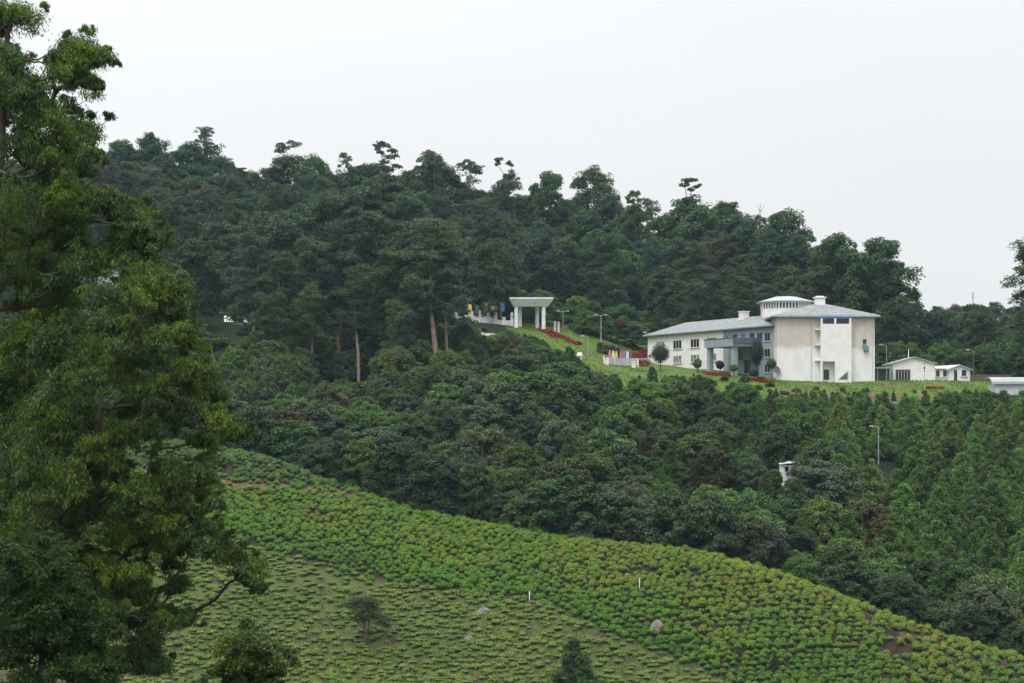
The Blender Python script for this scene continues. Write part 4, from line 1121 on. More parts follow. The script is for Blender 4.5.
    for u in (865, 868.2): m.box((U(u), y0 - .45, Zv(352)), (.06, .9, .06)); m.box((U(u), y0 - .85, Zv(352)), (.06, .06, .35))
    m.obj('bracket', M['dark'], ac, root)
    # pipes
    MB().tube([(U(812), y0 - .12, zb), (U(812), y0 - .12, ze)], .06).obj('drain_pipe', M['concrete'], root, root)
    MB().tube([(U(875) - .35, y0 - .12, zb), (U(875) - .35, y0 - .12, ze)], .05).obj('drain_pipe', M['concrete'], root, root)
    # tilted dish on the corner of the block
    dm = MB(); c = np.array([x0 - .2, y0 - .7, Zv(370)])
    nrm = unit(np.array([.5, -.75, .45])); e1 = unit(np.cross(nrm, [0, 0, 1])); e2 = np.cross(nrm, e1)
    ring = lambda r, d: [c + nrm * d + e1 * r * math.cos(k * math.pi / 8) + e2 * r * math.sin(k * math.pi / 8) for k in range(16)]
    vs = ring(.15, -.22) + ring(.65, -.1) + ring(1.0, .1) + ring(.98, .14) + ring(.6, -.04)
    fs = [tuple(range(16))] + [(16 * j + k, 16 * j + (k + 1) % 16, 16 * (j + 1) + (k + 1) % 16, 16 * (j + 1) + k) for j in range(4) for k in range(16)] + [tuple(64 + k for k in range(16))[::-1]]
    dm.add(vs, fs); dm.tube([c - nrm * .2, (x0 + .1, y0 + .05, c[2] - .5)], .06); dm.tube([c, c + nrm * .7], .03)
    dm.obj('dish', M['darkgrey'], root, root)
    # ---- round lantern over the stair hall
    cx, cy = 57.9, 402.5; rw, rr = 5.35, 6.2
    poly = lambda r, n=8: [(cx + r * math.cos((k + .5) * 2 * math.pi / n), cy + r * math.sin((k + .5) * 2 * math.pi / n)) for k in range(n)]
    MB().prism(poly(rw), 20.5, 25.6).obj('lantern_wall', M['white'], root, root)
    MB().prism(poly(rw - .35), 25.6, 26.85).obj('lantern_glass', M['glass'], root, root)
    m = MB(); P12 = poly(rw)
    for k in range(8):
        p0, p1 = np.array(P12[k]), np.array(P12[(k + 1) % 8])
        for j in range(6):
            p = p0 + (p1 - p0) * (j / 6); m.box((*p, 25.6), (.30, .24, 1.25), p1 - p0)
    m.prism(poly(rw + .04), 26.62, 26.86)
    m.obj('lantern_mullions', M['white'], root, root)
    m = MB(); n = 8; A = [(*p, 26.87) for p in poly(rr)]; B = [(*p, 27.1) for p in poly(rr)]; D = [(*p, 28.2) for p in poly(2.2)]
    m.add(A + B + D, [tuple(range(n))[::-1], tuple(range(2 * n, 3 * n))] + [(k, (k + 1) % n, n + (k + 1) % n, n + k) for k in range(n)] + [(n + k, n + (k + 1) % n, 2 * n + (k + 1) % n, 2 * n + k) for k in range(n)])
    m.obj('lantern_roof', M['lightroof'], root, root)

M['blockwall'] = wall_material('end_block_render', (0.78, 0.77, 0.755), (0.565, 0.51, 0.445), 16.8)

def gable_house(name, label, u0, u1, Y, v_eave, v_ridge, v_base, depth, wallm, roofm, ridge_along='y', skew=0.0):
    x0, x1 = (u0 - 512) / F * Y, (u1 - 512) / F * Y; z = lambda v: (V0 - v) / F * Y
    root = thing(name, label, 'house', ((x0 + x1) / 2, Y + depth / 2, gz((x0 + x1) / 2, Y)))
    zb = root.location[2] - 1.5; ze, zr = z(v_eave), z(v_ridge); xm = (x0 + x1) / 2
    m = MB(); k = skew
    m.add([(x0, Y, zb), (x1, Y, zb), (x1 + k, Y + depth, zb), (x0 + k, Y + depth, zb), (x0, Y, ze), (x1, Y, ze), (x1 + k, Y + depth, ze), (x0 + k, Y + depth, ze), (xm, Y, zr), (xm + k, Y + depth, zr)],
          [(0, 1, 5, 8, 4), (1, 2, 6, 5), (2, 3, 7, 9, 6), (3, 0, 4, 7), (0, 3, 2, 1), (4, 8, 9, 7), (8, 5, 6, 9)])
    m.obj('wall', wallm, root, root)
    o = .5; m = MB(); sl = (zr - ze) / (xm - x0)
    def slab(sgn):
        xe = (x0 - o) if sgn < 0 else (x1 + o); zz = zr - sl * abs(xe - xm)
        vs = [(xe, Y - o, zz + .02), (xm, Y - o, zr + .02), (xm + k, Y + depth + o, zr + .02), (xe + k, Y + depth + o, zz + .02)]
        vs += [(p[0], p[1], p[2] + .16) for p in vs]
        m.add(vs, [(0, 3, 2, 1), (4, 5, 6, 7), (0, 1, 5, 4), (1, 2, 6, 5), (2, 3, 7, 6), (3, 0, 4, 7)])
    slab(-1); slab(1)
    rf = m.obj('roof', roofm, root, root)
    return root, rf, z, (x0, x1)

def lamp(u, Y, v_top, label, arms=1, group=None, name='street_lamp', mat='steel', r=.07):
    p = at(u, Y); h = (V0 - v_top) / F * Y - p[2]
    root = thing(name, label, 'street lamp', p, group)
    MB().tube([p - [0, 0, .4], p + [0, 0, h * .5], p + [0, 0, h]], [r * 1.3, r, r * .8]).obj('pole', M[mat], root, root)
    for s in ([-1, 1] if arms == 2 else [-1]):
        MB().tube([p + [0, 0, h - .1], p + [s * .5, 0, h + .1], p + [s * 1.0, 0, h + .15]], [.045, .04, .035]).obj('arm', M[mat], root, root)
        c = p + [s * 1.15, 0, h + .08]
        MB().prism([(c[0] - .38, c[1] - .15), (c[0] + .38, c[1] - .15), (c[0] + .38, c[1] + .15), (c[0] - .38, c[1] + .15)], c[2], c[2] + .16, top=[(c[0] - .25, c[1] - .1), (c[0] + .25, c[1] - .1), (c[0] + .25, c[1] + .1), (c[0] - .25, c[1] + .1)]).obj('lamp_head', M['steel'], root, root)
    return root

def banner(u, Y, v_top, v_bot, w, mat, label, group=None, cat='flag', drape=True, name='flag'):
    p = at(u, Y); zt = (V0 - v_top) / F * Y; zb = (V0 - v_bot) / F * Y
    root = thing(name, label, cat, p, group)
    MB().tube([p - [0, 0, .3], [p[0], p[1], zt + .25]], [.05, .04]).obj('pole', M['steel'], root, root)
    # hanging cloth with vertical folds, narrower at the top when draped
    k, n = 9, 8; vs = []
    for i in range(n + 1):
        f = i / n; z = zt + (zb - zt) * f; ww = w * ((.25 + .75 * f ** .7) if drape else 1)
        for j in range(k): s = j / (k - 1); vs.append((p[0] + .06 + ww * (s - (.5 if drape else 0)), p[1] - .12 - .10 * math.sin(s * 11 + f) * (.4 + f), z - .12 * math.sin(s * 3)))
    fs = [(i * k + j, i * k + j + 1, (i + 1) * k + j + 1, (i + 1) * k + j) for i in range(n) for j in range(k - 1)]
    m = MB(); m.add(vs, fs); b = len(vs); m.add([(x, y + .02, z) for x, y, z in vs], [f[::-1] for f in fs])
    m.obj('cloth', M[mat], root, root)
    return root

def flower_bed(label, pts, w, h, color, n, group=None):
    pts = np.array(pts); seg = np.linspace(0, len(pts) - 1, n); i = np.minimum(seg.astype(int), len(pts) - 2); f = (seg - i)[:, None]
    p = pts[i] * (1 - f) + pts[i + 1] * f
    tn = unit(pts[i + 1] - pts[i]); sd = unit(np.cross(tn, [0, 0, 1]))
    a = rng.uniform(0, math.pi, n); p = p + sd * (np.cos(a) * w / 2)[:, None] * rng.uniform(.5, 1.05, (n, 1)) + np.stack([0 * a, 0 * a, np.sin(a) * h * rng.uniform(.6, 1.05, n)], -1)
    nr = unit(rng.normal(size=(n, 3)) * .5 + [0, 0, 1]); T = rng.normal(size=(n, 3)); T = unit(T - nr * np.sum(T * nr, -1, keepdims=True)); s = rng.uniform(.7, 1.3, n)
    V, Q = diamonds(p, nr, T, .36 * s, .24 * s)
    c = pts.mean(0); me = quad_mesh('flower_bed', V - c, Q, M['petal'])
    o = bpy.data.objects.new('flower_bed', me); C.objects.link(o); o.location = tuple(c); o.color = (*color, 1)
    return tag(o, label, 'flower bed', group)

def gpath(pairs, dz=0.0):
    return [at(u, Y, dz) for u, Y in pairs]

def find_Y(u, v, lo, hi):
    """distance at which the ground shows at that height, nearest first"""
    for Y in np.arange(lo, hi, .5):
        p = at(u, Y)
        if V0 - F * p[2] / Y <= v: return float(Y)
    return float(hi)

def build_small():
    # white gabled house and its neighbour
    root, rf, z, (x0, x1) = gable_house('white_house', 'small white gabled house with a wide dark door beside the concrete block', 893, 935, 398, 363.5, 357.5, 380, 9, M['white'], M['lightroof'])
    Y = 398; X = lambda u: (u - 512) / F * Y
    m = MB().prism([(X(895.5), Y - .1), (X(910), Y - .1), (X(910), Y - .01), (X(895.5), Y - .01)], z(380), z(369.8)); d = m.obj('shutter_door', M['dark'], root, root)
    m = MB()
    for u in (895.3, 898.2, 901, 904, 907, 909.8): m.prism([(X(u), Y - .16), (X(u) + .1, Y - .16), (X(u) + .1, Y - .101), (X(u), Y - .101)], z(380), z(369.6))
    m.prism([(X(895.3), Y - .17), (X(910.3), Y - .17), (X(910.3), Y - .1), (X(895.3), Y - .1)], z(369.8), z(369.3)); m.obj('door_bars', M['steel'], d, root)
    MB().prism([(X(924), Y - .07), (X(925), Y - .07), (X(925), Y - .01), (X(924), Y - .01)], z(372), z(370)).obj('meter_box', M['dark'], root, root)
    p = [X(911.5), Y + 3, z(357.5)]; MB().tube([p, [p[0], p[1], p[2] + 1.9]], [.12, .05]).obj('vent_pipe', M['white'], rf, root)
    # second house: low gable end and a long side with windows
    root, rf, z, (x0, x1) = gable_house('white_house', 'smaller white house with dark windows behind the wide-door house', 949, 970, 405, 369.5, 365.5, 380, 8, M['white'], M['concrete'], skew=-3.5)
    Y = 405; X = lambda u: (u - 512) / F * Y
    m = MB().prism([(X(936), Y + .5), (X(949.5), Y + .5), (X(949.5), Y + 6), (X(936), Y + 6)], z(384), z(368.6)); s = m.obj('side_wing', M['white'], root, root)
    MB().prism([(X(935), Y), (X(950), Y), (X(950), Y + 6.5), (X(935), Y + 6.5)], z(368.6), z(367.6), top=[(X(936), Y + 2), (X(949), Y + 2), (X(949), Y + 6), (X(936), Y + 6)]).obj('side_roof', M['concrete'], rf, root)
    for u in (938.3, 945.3): window(root, root, (X(u), Y + .5, z(376.5)), (1, 0), .8, 1.35, 1, 'glass')
    MB().prism([(X(954), Y - .08), (X(957), Y - .08), (X(957), Y - .01), (X(954), Y - .01)], z(380.5), z(370)).obj('door', M['glass'], root, root)
    window(root, root, (X(964), Y, z(376)), (1, 0), 1.0, 1.3, 1, 'glass')
    # link canopy between block and house
    Y = 396; X = lambda u: (u - 512) / F * Y; z = lambda v: (V0 - v) / F * Y
    root = thing('link_canopy', 'low flat canopy over a dark passage between concrete block and white house', 'canopy', (X(884), Y, gz(X(884), Y)))
    MB().prism([(X(872), Y), (X(893), Y), (X(893), Y + 4), (X(872), Y + 4)], z(368.5), z(367)).obj('roof', M['lightroof'], root, root)
    MB().prism([(X(872), Y + 3), (X(893), Y + 3), (X(893), Y + 3.2), (X(872), Y + 3.2)], z(386), z(368.6)).obj('back_wall', M['darkgrey'], root, root)
    for u in (878, 890): MB().tube([(X(u), Y + .3, z(386)), (X(u), Y + .3, z(368.6))], .08).obj('post', M['steel'], root, root)
    # long shed at the frame edge
    Y = 372; X = lambda u: (u - 512) / F * Y; z = lambda v: (V0 - v) / F * Y
    root = thing('long_shed', 'low long shed with a rounded pale roof sheet at the frame edge', 'shed', (X(1020), Y, gz(X(1020), Y)))
    MB().prism([(X(995), Y), (X(1075), Y), (X(1075), Y + 5), (X(995), Y + 5)], z(396), z(384)).obj('wall', M['concrete'], root, root)
    m = MB(); pr = [(-.5, 0), (-.45, .5), (0, .95), (1.2, 1.3), (2.8, 1.45), (5.5, 1.2), (5.5, 1.05), (2.8, 1.3), (1.2, 1.15), (.1, .8), (-.3, .35), (-.35, 0)]
    zz = z(384.2); n = len(pr); xs = (X(991), X(1078))
    vs = [(x, Y + a, zz + b) for x in xs for a, b in pr]
    m.add(vs, [tuple(range(n)), tuple(range(n, 2 * n))[::-1]] + [(i, n + i, n + (i + 1) % n, (i + 1) % n) for i in range(n)]); m.obj('roof', M['lightroof'], root, root)
    # brown retaining wall behind
    Y = 412; X = lambda u: (u - 512) / F * Y; z = lambda v: (V0 - v) / F * Y
    b = MB().prism([(X(968), Y), (X(1012), Y + 1), (X(1012), Y + 1.6), (X(968), Y + .6)], z(390), z(374.5)); o = b.obj('retaining_wall', M['brick'])
    tag(o, 'low brown masonry wall between the small white house and long shed', 'wall')
    # lamps and poles
    lamp(886.6, 392, 345.5, 'pale lamp post with one arm between the concrete block and the white house')
    lamp(973.5, 398, 350.5, 'lamp post on a dark pole beside the brown wall', mat='brick')
    lamp(563, 446, 311.5, 'twin-armed lamp post next to the gateway', 2)
    lamp(601, 436, 315.5, 'tall twin-armed lamp post on the lawn over the banners', 2, r=.1)
    lamp(649.5, 440, 333, 'lamp post peering over the far end of the long roof', 1)
    lamp(588, 414, 336.5, 'thin lamp post with a white head beside the red flower steps', 1)
    lamp(658.5, 402, 346.5, 'thin pale pole in front of the clipped round tree', 1)
    lamp(878.5, 318, 427, 'pale lamp post sticking out of the young grove', 1, r=.09)
    p = at(973, 520); h = (V0 - 292) / F * 520 - p[2]
    r = thing('mast', 'thin dark mast on the wooded ridge against the sky', 'mast', p); MB().tube([p, p + [0, 0, h]], [.16, .09]).obj('pole', M['dark'], r, r)
    for k in (.96, .92): MB().box((p[0], p[1], p[2] + h * k), (.8, .08, .08)).obj('crossarm', M['dark'], r, r)
    p = at(924.5, 376); h = (V0 - 362) / F * 376 - p[2]
    r = thing('utility_pole', 'slim grey pole standing on the grass before the wide-door white house', 'pole', p)
    MB().tube([p - [0, 0, .4], p + [0, 0, h]], [.06, .04]).obj('pole', M['steel'], r, r); MB().box((p[0], p[1] - .06, p[2] + h * .75), (.3, .12, .4)).obj('meter_box', M['dark'], r, r)
    # gateway: a flared lintel on four round pillars
    Y = 438; X = lambda u: (u - 512) / F * Y; z = lambda v: (V0 - v) / F * Y
    root = thing('gateway', 'grey gateway with a flared slab lintel on round pillars', 'gateway', (X(531), Y, z(327)))
    t0, t1 = [(X(513.5), Y), (X(548), Y), (X(548), Y + 4), (X(513.5), Y + 4)], [(X(509.5), Y - 1), (X(553.3), Y - 1), (X(553.3), Y + 5), (X(509.5), Y + 5)]
    MB().prism(t0, z(306.2), z(299), top=t1).prism(t1, z(299) + .003, z(297.6)).obj('lintel', M['palegrey'], root, root)
    for u, dy in ((516.3, .6), (543.6, .6), (537.2, 3.4), (520, 3.4)): MB().tube([(X(u), Y + dy, z(329)), (X(u), Y + dy, z(306.2) - .005)], .45, 14).obj('pillar', M['palegrey'], root, root)
    for u, lab in ((555.0, 'short white post beside the gateway'), (558.6, 'short white post nearer the twin-armed lamp')):
        p = at(u, 440); r = MB(); r.box((p[0], p[1], p[2] - .3), (.5, .5, 2.5)); r.box((p[0], p[1], p[2] + 2.2), (.62, .62, .14)); r.box((p[0], p[1], p[2] + 2.34), (.3, .3, .15)); o = r.obj('gate_post', M['concrete']); tag(o, lab, 'post')
    # white parapet with capped piers left of the gateway
    u0, u1 = 352, 512; A, B = at(u0, 452), at(u1, 441)
    root = thing('parapet_wall', 'white parapet wall with capped piers seen through the gum grove', 'wall', A)
    n = 20; prev = None
    ms, mc = MB(), MB()
    for i in range(n + 1):
        f = i / n; u = u0 + (u1 - u0) * f; Y = 452 - 11 * f; p = at(u, Y)
        zt = (V0 - (312.5 + 3 * math.sin(i * 2.1) + 10 * max(0, f - .72) / .28)) / F * Y
        hh = max(1.2, zt - p[2])
        m = MB(); m.box((p[0], p[1], p[2] - .5), (.7, .7, hh + .9)); m.box((p[0], p[1], p[2] + hh + .4), (.9, .9, .18), m=0)
        if i % 2 == 0: m.tube([(p[0], p[1], p[2] + hh + .58), (p[0], p[1], p[2] + hh + .9), (p[0], p[1], p[2] + hh + 1.5), (p[0], p[1], p[2] + hh + 1.75)], [.14, .38, .3, .06], 8)
        m.obj('pier', M['white'], root, root)
        if prev is not None:
            q, qh = prev; d = p - q
            ms.add([q + [0, 0, -.5], p + [0, 0, -.5], p + [0, .25, -.5], q + [0, .25, -.5], q + [0, 0, qh * .86], p + [0, 0, hh * .86], p + [0, .25, hh * .86], q + [0, .25, qh * .86]], [(0, 3, 2, 1), (4, 5, 6, 7), (0, 1, 5, 4), (1, 2, 6, 5), (2, 3, 7, 6), (3, 0, 4, 7)])
        prev = (p, hh)
    ms.obj('wall', M['white'], root, root)
    pp = [at(u, Y, .02) for u, Y in ((466, 428), (485, 425), (505, 423))]
    m = MB()
    for q0, q1 in zip(pp[:-1], pp[1:]):
        m.add([q0, q1, q1 + [0, .3, 0], q0 + [0, .3, 0], q0 + [0, 0, .7], q1 + [0, 0, .7], q1 + [0, .3, .7], q0 + [0, .3, .7]], [(0, 3, 2, 1), (4, 5, 6, 7), (0, 1, 5, 4), (1, 2, 6, 5), (2, 3, 7, 6), (3, 0, 4, 7)])
    o = m.obj('kerb_wall', M['white']); tag(o, 'short low white kerb wall below the parapet among the trees', 'wall')
    banner(454.5, 440, 303, 309.5, 1.0, 'redcloth', 'small red and white flag flying above the parapet in the grove', drape=False)
    banner(464.3, 441, 304.5, 313, .7, 'bluecloth', 'blue banner hanging above the parapet', drape=False)
    banner(468.0, 441, 304.0, 313, .8, 'yellow', 'yellow banner next to the blue one over the parapet', drape=False)
    banner(476.0, 441, 305.5, 313, .6, 'greencloth', 'green banner past the yellow one over the parapet', drape=False)
    banner(490.0, 440, 306, 309.5, .8, 'yellow', 'small pale yellow pennant between the green banner and the gateway', drape=False)
    banner(494.0, 440, 306, 310, .6, 'blackcloth', 'small dark pennant beside the pale yellow pennant', drape=False)
    banner(478.5, 424, 329, 340, .6, 'orange', 'narrow orange banner below the parapet over the white kerb', drape=False)
    for u, Y, mt, w, lab in ((372, 449, 'white', 1.0, 'white flag over the parapet deep in the grove'), (398, 447, 'redcloth', .9, 'red flag over the parapet deep in the grove'), (433, 443, 'yellow', .8, 'yellow flag over the parapet beside the pinkish trunk'),
                             (441, 443, 'pink', .9, 'pink flag over the parapet between the two bare trunks'), (459.5, 441, 'orange', .6, 'orange pennant between the red and blue flags over the parapet'), (484, 440, 'white', .6, 'white pennant past the green banner over the parapet'), (501, 439, 'bluecloth', .6, 'blue pennant nearest the gateway over the parapet')):
        banner(u, Y, 303.0, 311.0, w * 1.3, mt, lab, drape=False)
    # row of draped banners at the lower lawn
    cols = [('pink', 609.5, 'pink'), ('white', 613.0, 'white'), ('yellow', 616.0, 'yellow'), ('rose', 620.8, 'dusty rose'), ('purple', 623.4, 'mauve'), ('white', 627.3, 'pale'), ('blackcloth', 630.2, 'slate')]
    for i, (mt, u, w) in enumerate(cols):
        lab = f'{w} draped banner in the row below the lawn' if mt != 'white' else ('white draped banner between the pink and yellow ones' if i == 1 else 'white draped banner between the mauve and slate ones')
        banner(u, 409, 350.0 + (i % 3) * .5, 361.5, .95, mt, lab, 'draped banners along the grey fence', 'banner', name='banner')
    A, B = at(604, 408), at(638, 407)
    root = thing('fence', 'low grey board fence under the row of coloured banners', 'fence', A)
    for i in range(9):
        p = A + (B - A) * i / 8; MB().box((p[0], p[1], p[2] - .3), (.3, .3, 2.0)).obj('post', M['white'] if i in (0, 8) else M['steel'], root, root)
    d = (B - A)[:2]; c = (A + B) / 2
    for k in (0.05, .55, 1.05): MB().box((c[0], c[1] + .03, c[2] + k), (np.linalg.norm(d), .08, .42), d).obj('rail', M['concrete'], root, root)
    for u, Y, s, lab in ((607.0, 406, .8, 'square white pier at the pink end of the banner fence'), (633.6, 405.5, .9, 'square white pier at the slate end of the banner fence')):
        p = at(u, Y); m = MB(); m.box((p[0], p[1], p[2] - .3), (s, .8, 1.5)); m.box((p[0], p[1], p[2] + 1.2), (s + .16, .96, .14)); m.box((p[0], p[1], p[2] + 1.34), (s * .5, .5, .1)); o = m.obj('pier', M['white']); tag(o, lab, 'pier')
    # curved grey drive beside the wing
    cen = [at(u, Y, .03) for u, Y in ((628, 412), (634, 419), (640, 424), (648, 429), (657, 434))]
    m = MB()
    for q0, q1 in zip(cen[:-1], cen[1:]):
        k = np.array([0, 3.2, 1.1]); m.add([q0, q1, q1 + k, q0 + k, q0 - [0, 0, .5], q1 - [0, 0, .5], q1 + k - [0, 0, .6], q0 + k - [0, 0, .6]], [(0, 1, 2, 3), (4, 7, 6, 5), (0, 4, 5, 1), (1, 5, 6, 2), (2, 6, 7, 3), (3, 7, 4, 0)])
    o = m.obj('path', M['asphalt']); o['kind'] = 'structure'
    REDF = (0.26, 0.035, 0.026)
    yy = lambda u, v: find_Y(u, v, 392, 470)
    flower_bed('broad red flower bed stepping down the lawn from the gateway', [at(u, yy(u, v)) for u, v in ((546, 331.5), (556, 335), (565, 339.5), (574, 343.5), (580, 345.5))], 2.0, .7, REDF, 1500)
    flower_bed('thin red flower border running beside the broad bed on the lawn', [at(u, yy(u, v)) for u, v in ((538, 330), (548, 334), (556, 338.5))], 1.2, .5, REDF, 500)
    flower_bed('curved red hedge along the drive above the slate banner', [at(u, Y, .3) for u, Y in ((627, 420), (632, 428), (638, 432), (644, 435), (652, 438))], 1.4, 1.5, REDF, 1500)
    flower_bed('arched red flower edging beside the white end of the long building', [at(u, Y, d) for u, Y, d in ((634.5, 409, .6), (637, 411, 1.8), (640, 413, 2.6), (644, 414, 3.0))], .9, .6, REDF, 600)
    flower_bed('red flower patch at the foot of the white wall corner', [at(638, 410), at(643, 411), at(650, 412)], 1.2, 1.4, REDF, 500)
    flower_bed('red flower border in front of the blue-grey porch', [at(u, Y) for u, Y in ((703, 391), (712, 388.5), (722, 386.5), (730, 385))], 1.0, .7, REDF, 500)
    flower_bed('red flower border running down to the concrete block corner', [at(u, Y) for u, Y in ((749, 383), (757, 381.5), (765, 380.5), (774, 379.5))], 1.3, .6, REDF, 600)
    flower_bed('orange patch of flowers on the grass in front of the white houses', [at(u, Y) for u, Y in ((925, 378), (934, 379), (944, 378))], 1.6, .5, (.30, .09, .025), 260)
    flower_bed('dark purple hedge behind the row of banners', [at(u, Y) for u, Y in ((597, 424), (606, 424), (615, 424), (624, 423))], 2.6, 2.4, (.05, .028, .028), 1600)
    flower_bed('pale flowering hedge at the top of the lawn by the tall lamp', [at(u, Y) for u, Y in ((584, 449), (592, 450), (602, 450), (614, 450))], 2.6, 2.2, (.13, .17, .08), 1500)
    # kiosk lamp box on the lawn
    p = at(579.5, 408); m = MB(); m.box((p[0], p[1], p[2] - .3), (.9, .9, 1.1)); m.prism([(p[0] - .65, p[1] - .65), (p[0] + .65, p[1] - .65), (p[0] + .65, p[1] + .65), (p[0] - .65, p[1] + .65)], p[2] + .8, p[2] + 1.5, top=[(p[0] - .4, p[1] - .4), (p[0] + .4, p[1] - .4), (p[0] + .4, p[1] + .4), (p[0] - .4, p[1] + .4)])
    o = m.obj('signal_box', M['cream']); tag(o, 'small cream box with a tapered cap at the dark edge of the lawn', 'box')
    # clipped trees and shrubs in front of the wing
    def ball_tree(u, Y, vc, rpx, label, col, name='clipped_tree', sq=1.0):
        p = at(u, Y); r = rpx / F * Y; zc = (V0 - vc) / F * Y
        root = thing(name, label, 'tree' if name == 'clipped_tree' else 'shrub', p)
        V, Q = ball_leaves((0, 0, zc - p[2]), (r, r, r * sq), 1500, .3, .18); V2, Q2 = ball_leaves((0, 0, zc - p[2]), (r * .75, r * .75, r * .75 * sq), 500, .4, .25)
        v, q = join([(V, Q), (V2, Q2)]); child('crown', quad_mesh('crown', v, q, M['leaf']), root, col)
        tv, tq = join([tube(np.array([(0, 0, -.4), (.03, 0, (zc - p[2]) * .5), (0, 0, zc - p[2])]), np.array([.14, .1, .07]), 7)] + [limb((0, 0, (zc - p[2]) * .6), rdir(1)[0] * r * .7 + [0, 0, zc - p[2]], .05, .02, n=4) for _ in range(8)])
        child('trunk', quad_mesh('trunk', tv, tq, M['bark'], smooth=True), root)
    ball_tree(660.5, 400, 353.5, 9.3, 'dark clipped ball-shaped tree before the white end of the long wing', (.020, .045, .014))
    ball_tree(697.3, 394, 363.5, 4.2, 'light yellow-green shrub against the white wing wall', (.10, .17, .03), 'round_shrub', 1.1)
    ball_tree(720.0, 389, 364.8, 4.0, 'dark purple shrub in front of the porch', (.030, .018, .022), 'round_shrub')
    ball_tree(733.5, 387, 368.0, 4.0, 'yellow-green shrub beside the porch corner', (.09, .15, .03), 'round_shrub', .8)
    ball_tree(757, 384.5, 353, 6.5, 'dark tall shrub covering the end of the porch', (.022, .042, .016), 'round_shrub', 2.0)
    ball_tree(771.5, 381.5, 363.5, 4.6, 'small pale green tree at the corner of the concrete block', (.055, .085, .035), 'clipped_tree')
    ball_tree(754, 384, 373, 4.2, 'low dark shrub at the foot of the porch', (.022, .042, .018), 'round_shrub', .7)
    ball_tree(621, 447, 324, 6.5, 'rust brown round bush at the top edge of the lawn', (.075, .042, .03), 'round_shrub')
    # low bushes scattered over the bank below the buildings
    for i in range(60):
        u = rng.uniform(600, 930); Y = rng.uniform(370, 382) if u < 775 else rng.uniform(364, 372)
        p = at(u, Y); h = rng.uniform(.4, 1.3) * (1 if u < 775 else .7); c = rng.uniform()
        if V0 - F * (p[2] + h) / Y < 374 and u > 640: continue
        w, col = ('dark', DARK) if c < .4 else ('green', MIDG) if c < .75 else ('bright', LIGHT)
        zn = 'on the grass bank below the long wing' if u < 775 else 'on the earth bank below the concrete block'
        plant('bushy', p, h, f'low {w} {"" if w == "green" else "green "}shrub {zn}', f'low {w} shrubs {zn}', jit(col), None, rng.uniform(1.5, 2.8), name='low_shrub', cat='shrub')
    # hut with a white roof far left, red-roofed houses behind the eucalyptus
    Y = 428; X = lambda u: (u - 512) / F * Y; z = lambda v: (V0 - v) / F * Y
    root = thing('hut', 'small hut with a white pitched roof among trees beside the eucalyptus', 'hut', (X(234), Y + 2, gz(X(234), Y)))
    MB().prism([(X(226), Y), (X(243), Y), (X(243), Y + 5), (X(226), Y + 5)], z(332), z(321.5)).obj('wall', M['white'], root, root)
    m = MB(); e = [(X(224.5), Y - .5), (X(246), Y - .5), (X(246), Y + 5.5), (X(224.5), Y + 5.5)]
    m.add([(*p, z(322)) for p in e] + [(X(222.5), Y + 2.5, z(315)), (X(241), Y + 2.5, z(315))], [(0, 3, 2, 1), (0, 1, 5, 4), (1, 2, 5), (2, 3, 4, 5), (3, 0, 4)]); rf = m.obj('roof', M['white'], root, root)
    MB().tube([(X(229.5), Y + 2.5, z(316)), (X(229.5), Y + 2.5, z(313)), (X(229.5), Y + 2.5, z(311))], [.3, .35, .05]).obj('finial', M['white'], rf, root)
    def redhouse(u0, u1, Y, ve, vr, vb, lab, rm):
        root, rf, z, xs = gable_house('red_roof_house', lab, u0, u1, Y, ve, vr, vb, 9, M['white'], M[rm])
        window(root, root, ((xs[0] + xs[1]) / 2, Y, z(ve) - 1.0), (1, 0), 1.4, 1.4, 2, 'glass')
    redhouse(52, 78, 432, 256, 245, 280, 'white house with a red roof glimpsed through the eucalyptus leaves', 'redroof')
    redhouse(98, 120, 436, 261, 252, 285, 'house with a faded pink roof behind the eucalyptus beside the red-roofed one', 'pinkroof')
    # half-hidden white shed in the wood
    Y = 300; X = lambda u: (u - 512) / F * Y; z = lambda v: (V0 - v) / F * Y
    root = thing('shed', 'small white shed with a slanting roof half hidden in the woods', 'shed', (X(787), Y, gz(X(787), Y)))
    MB().prism([(X(780), Y), (X(794.5), Y + .4), (X(794.5), Y + 3), (X(780), Y + 2.6)], z(488), z(465.2)).obj('wall', M['white'], root, root)
    m = MB(); m.add([(X(779.5), Y - .3, z(463.6)), (X(795), Y - .1, z(461.8)), (X(795), Y + 3.4, z(460)), (X(779.5), Y + 3.2, z(462))] + [(X(779.5), Y - .3, z(464.6)), (X(795), Y - .1, z(462.8)), (X(795), Y + 3.4, z(461)), (X(779.5), Y + 3.2, z(463))],
        [(0, 1, 2, 3), (7, 6, 5, 4), (0, 4, 5, 1), (1, 5, 6, 2), (2, 6, 7, 3), (3, 7, 4, 0)]); m.obj('roof', M['white'], root, root)
    MB().prism([(X(785), Y - .02), (X(788.5), Y - .02), (X(788.5), Y + .05), (X(785), Y + .05)], z(471), z(466.5)).obj('window', M['glass'], root, root)
    # dead tree with hanging dry creeper
    p = at(338, 366); root = thing('dead_tree', 'dead forked tree hung with dry brown creeper at the front of the grove', 'tree', p)
    q = lambda u, v: P(u, v, 366) - p
    paths = [[q(335, 384), q(336, 365), q(338.5, 345), q(337, 333)], [q(347, 386), q(343, 370), q(339.5, 352), q(338.5, 344)], [q(338, 340), q(328, 334.5), q(316, 328), q(306, 318)], [q(338.2, 338), q(341, 330), q(340, 318), q(343, 305)]]
    parts = [tube(np.array(a_), np.array(r_), 7) for a_, r_ in zip(paths, ([.3, .26, .22, .15], [.28, .24, .2, .15], [.12, .1, .08, .04], [.14, .1, .08, .04]))]
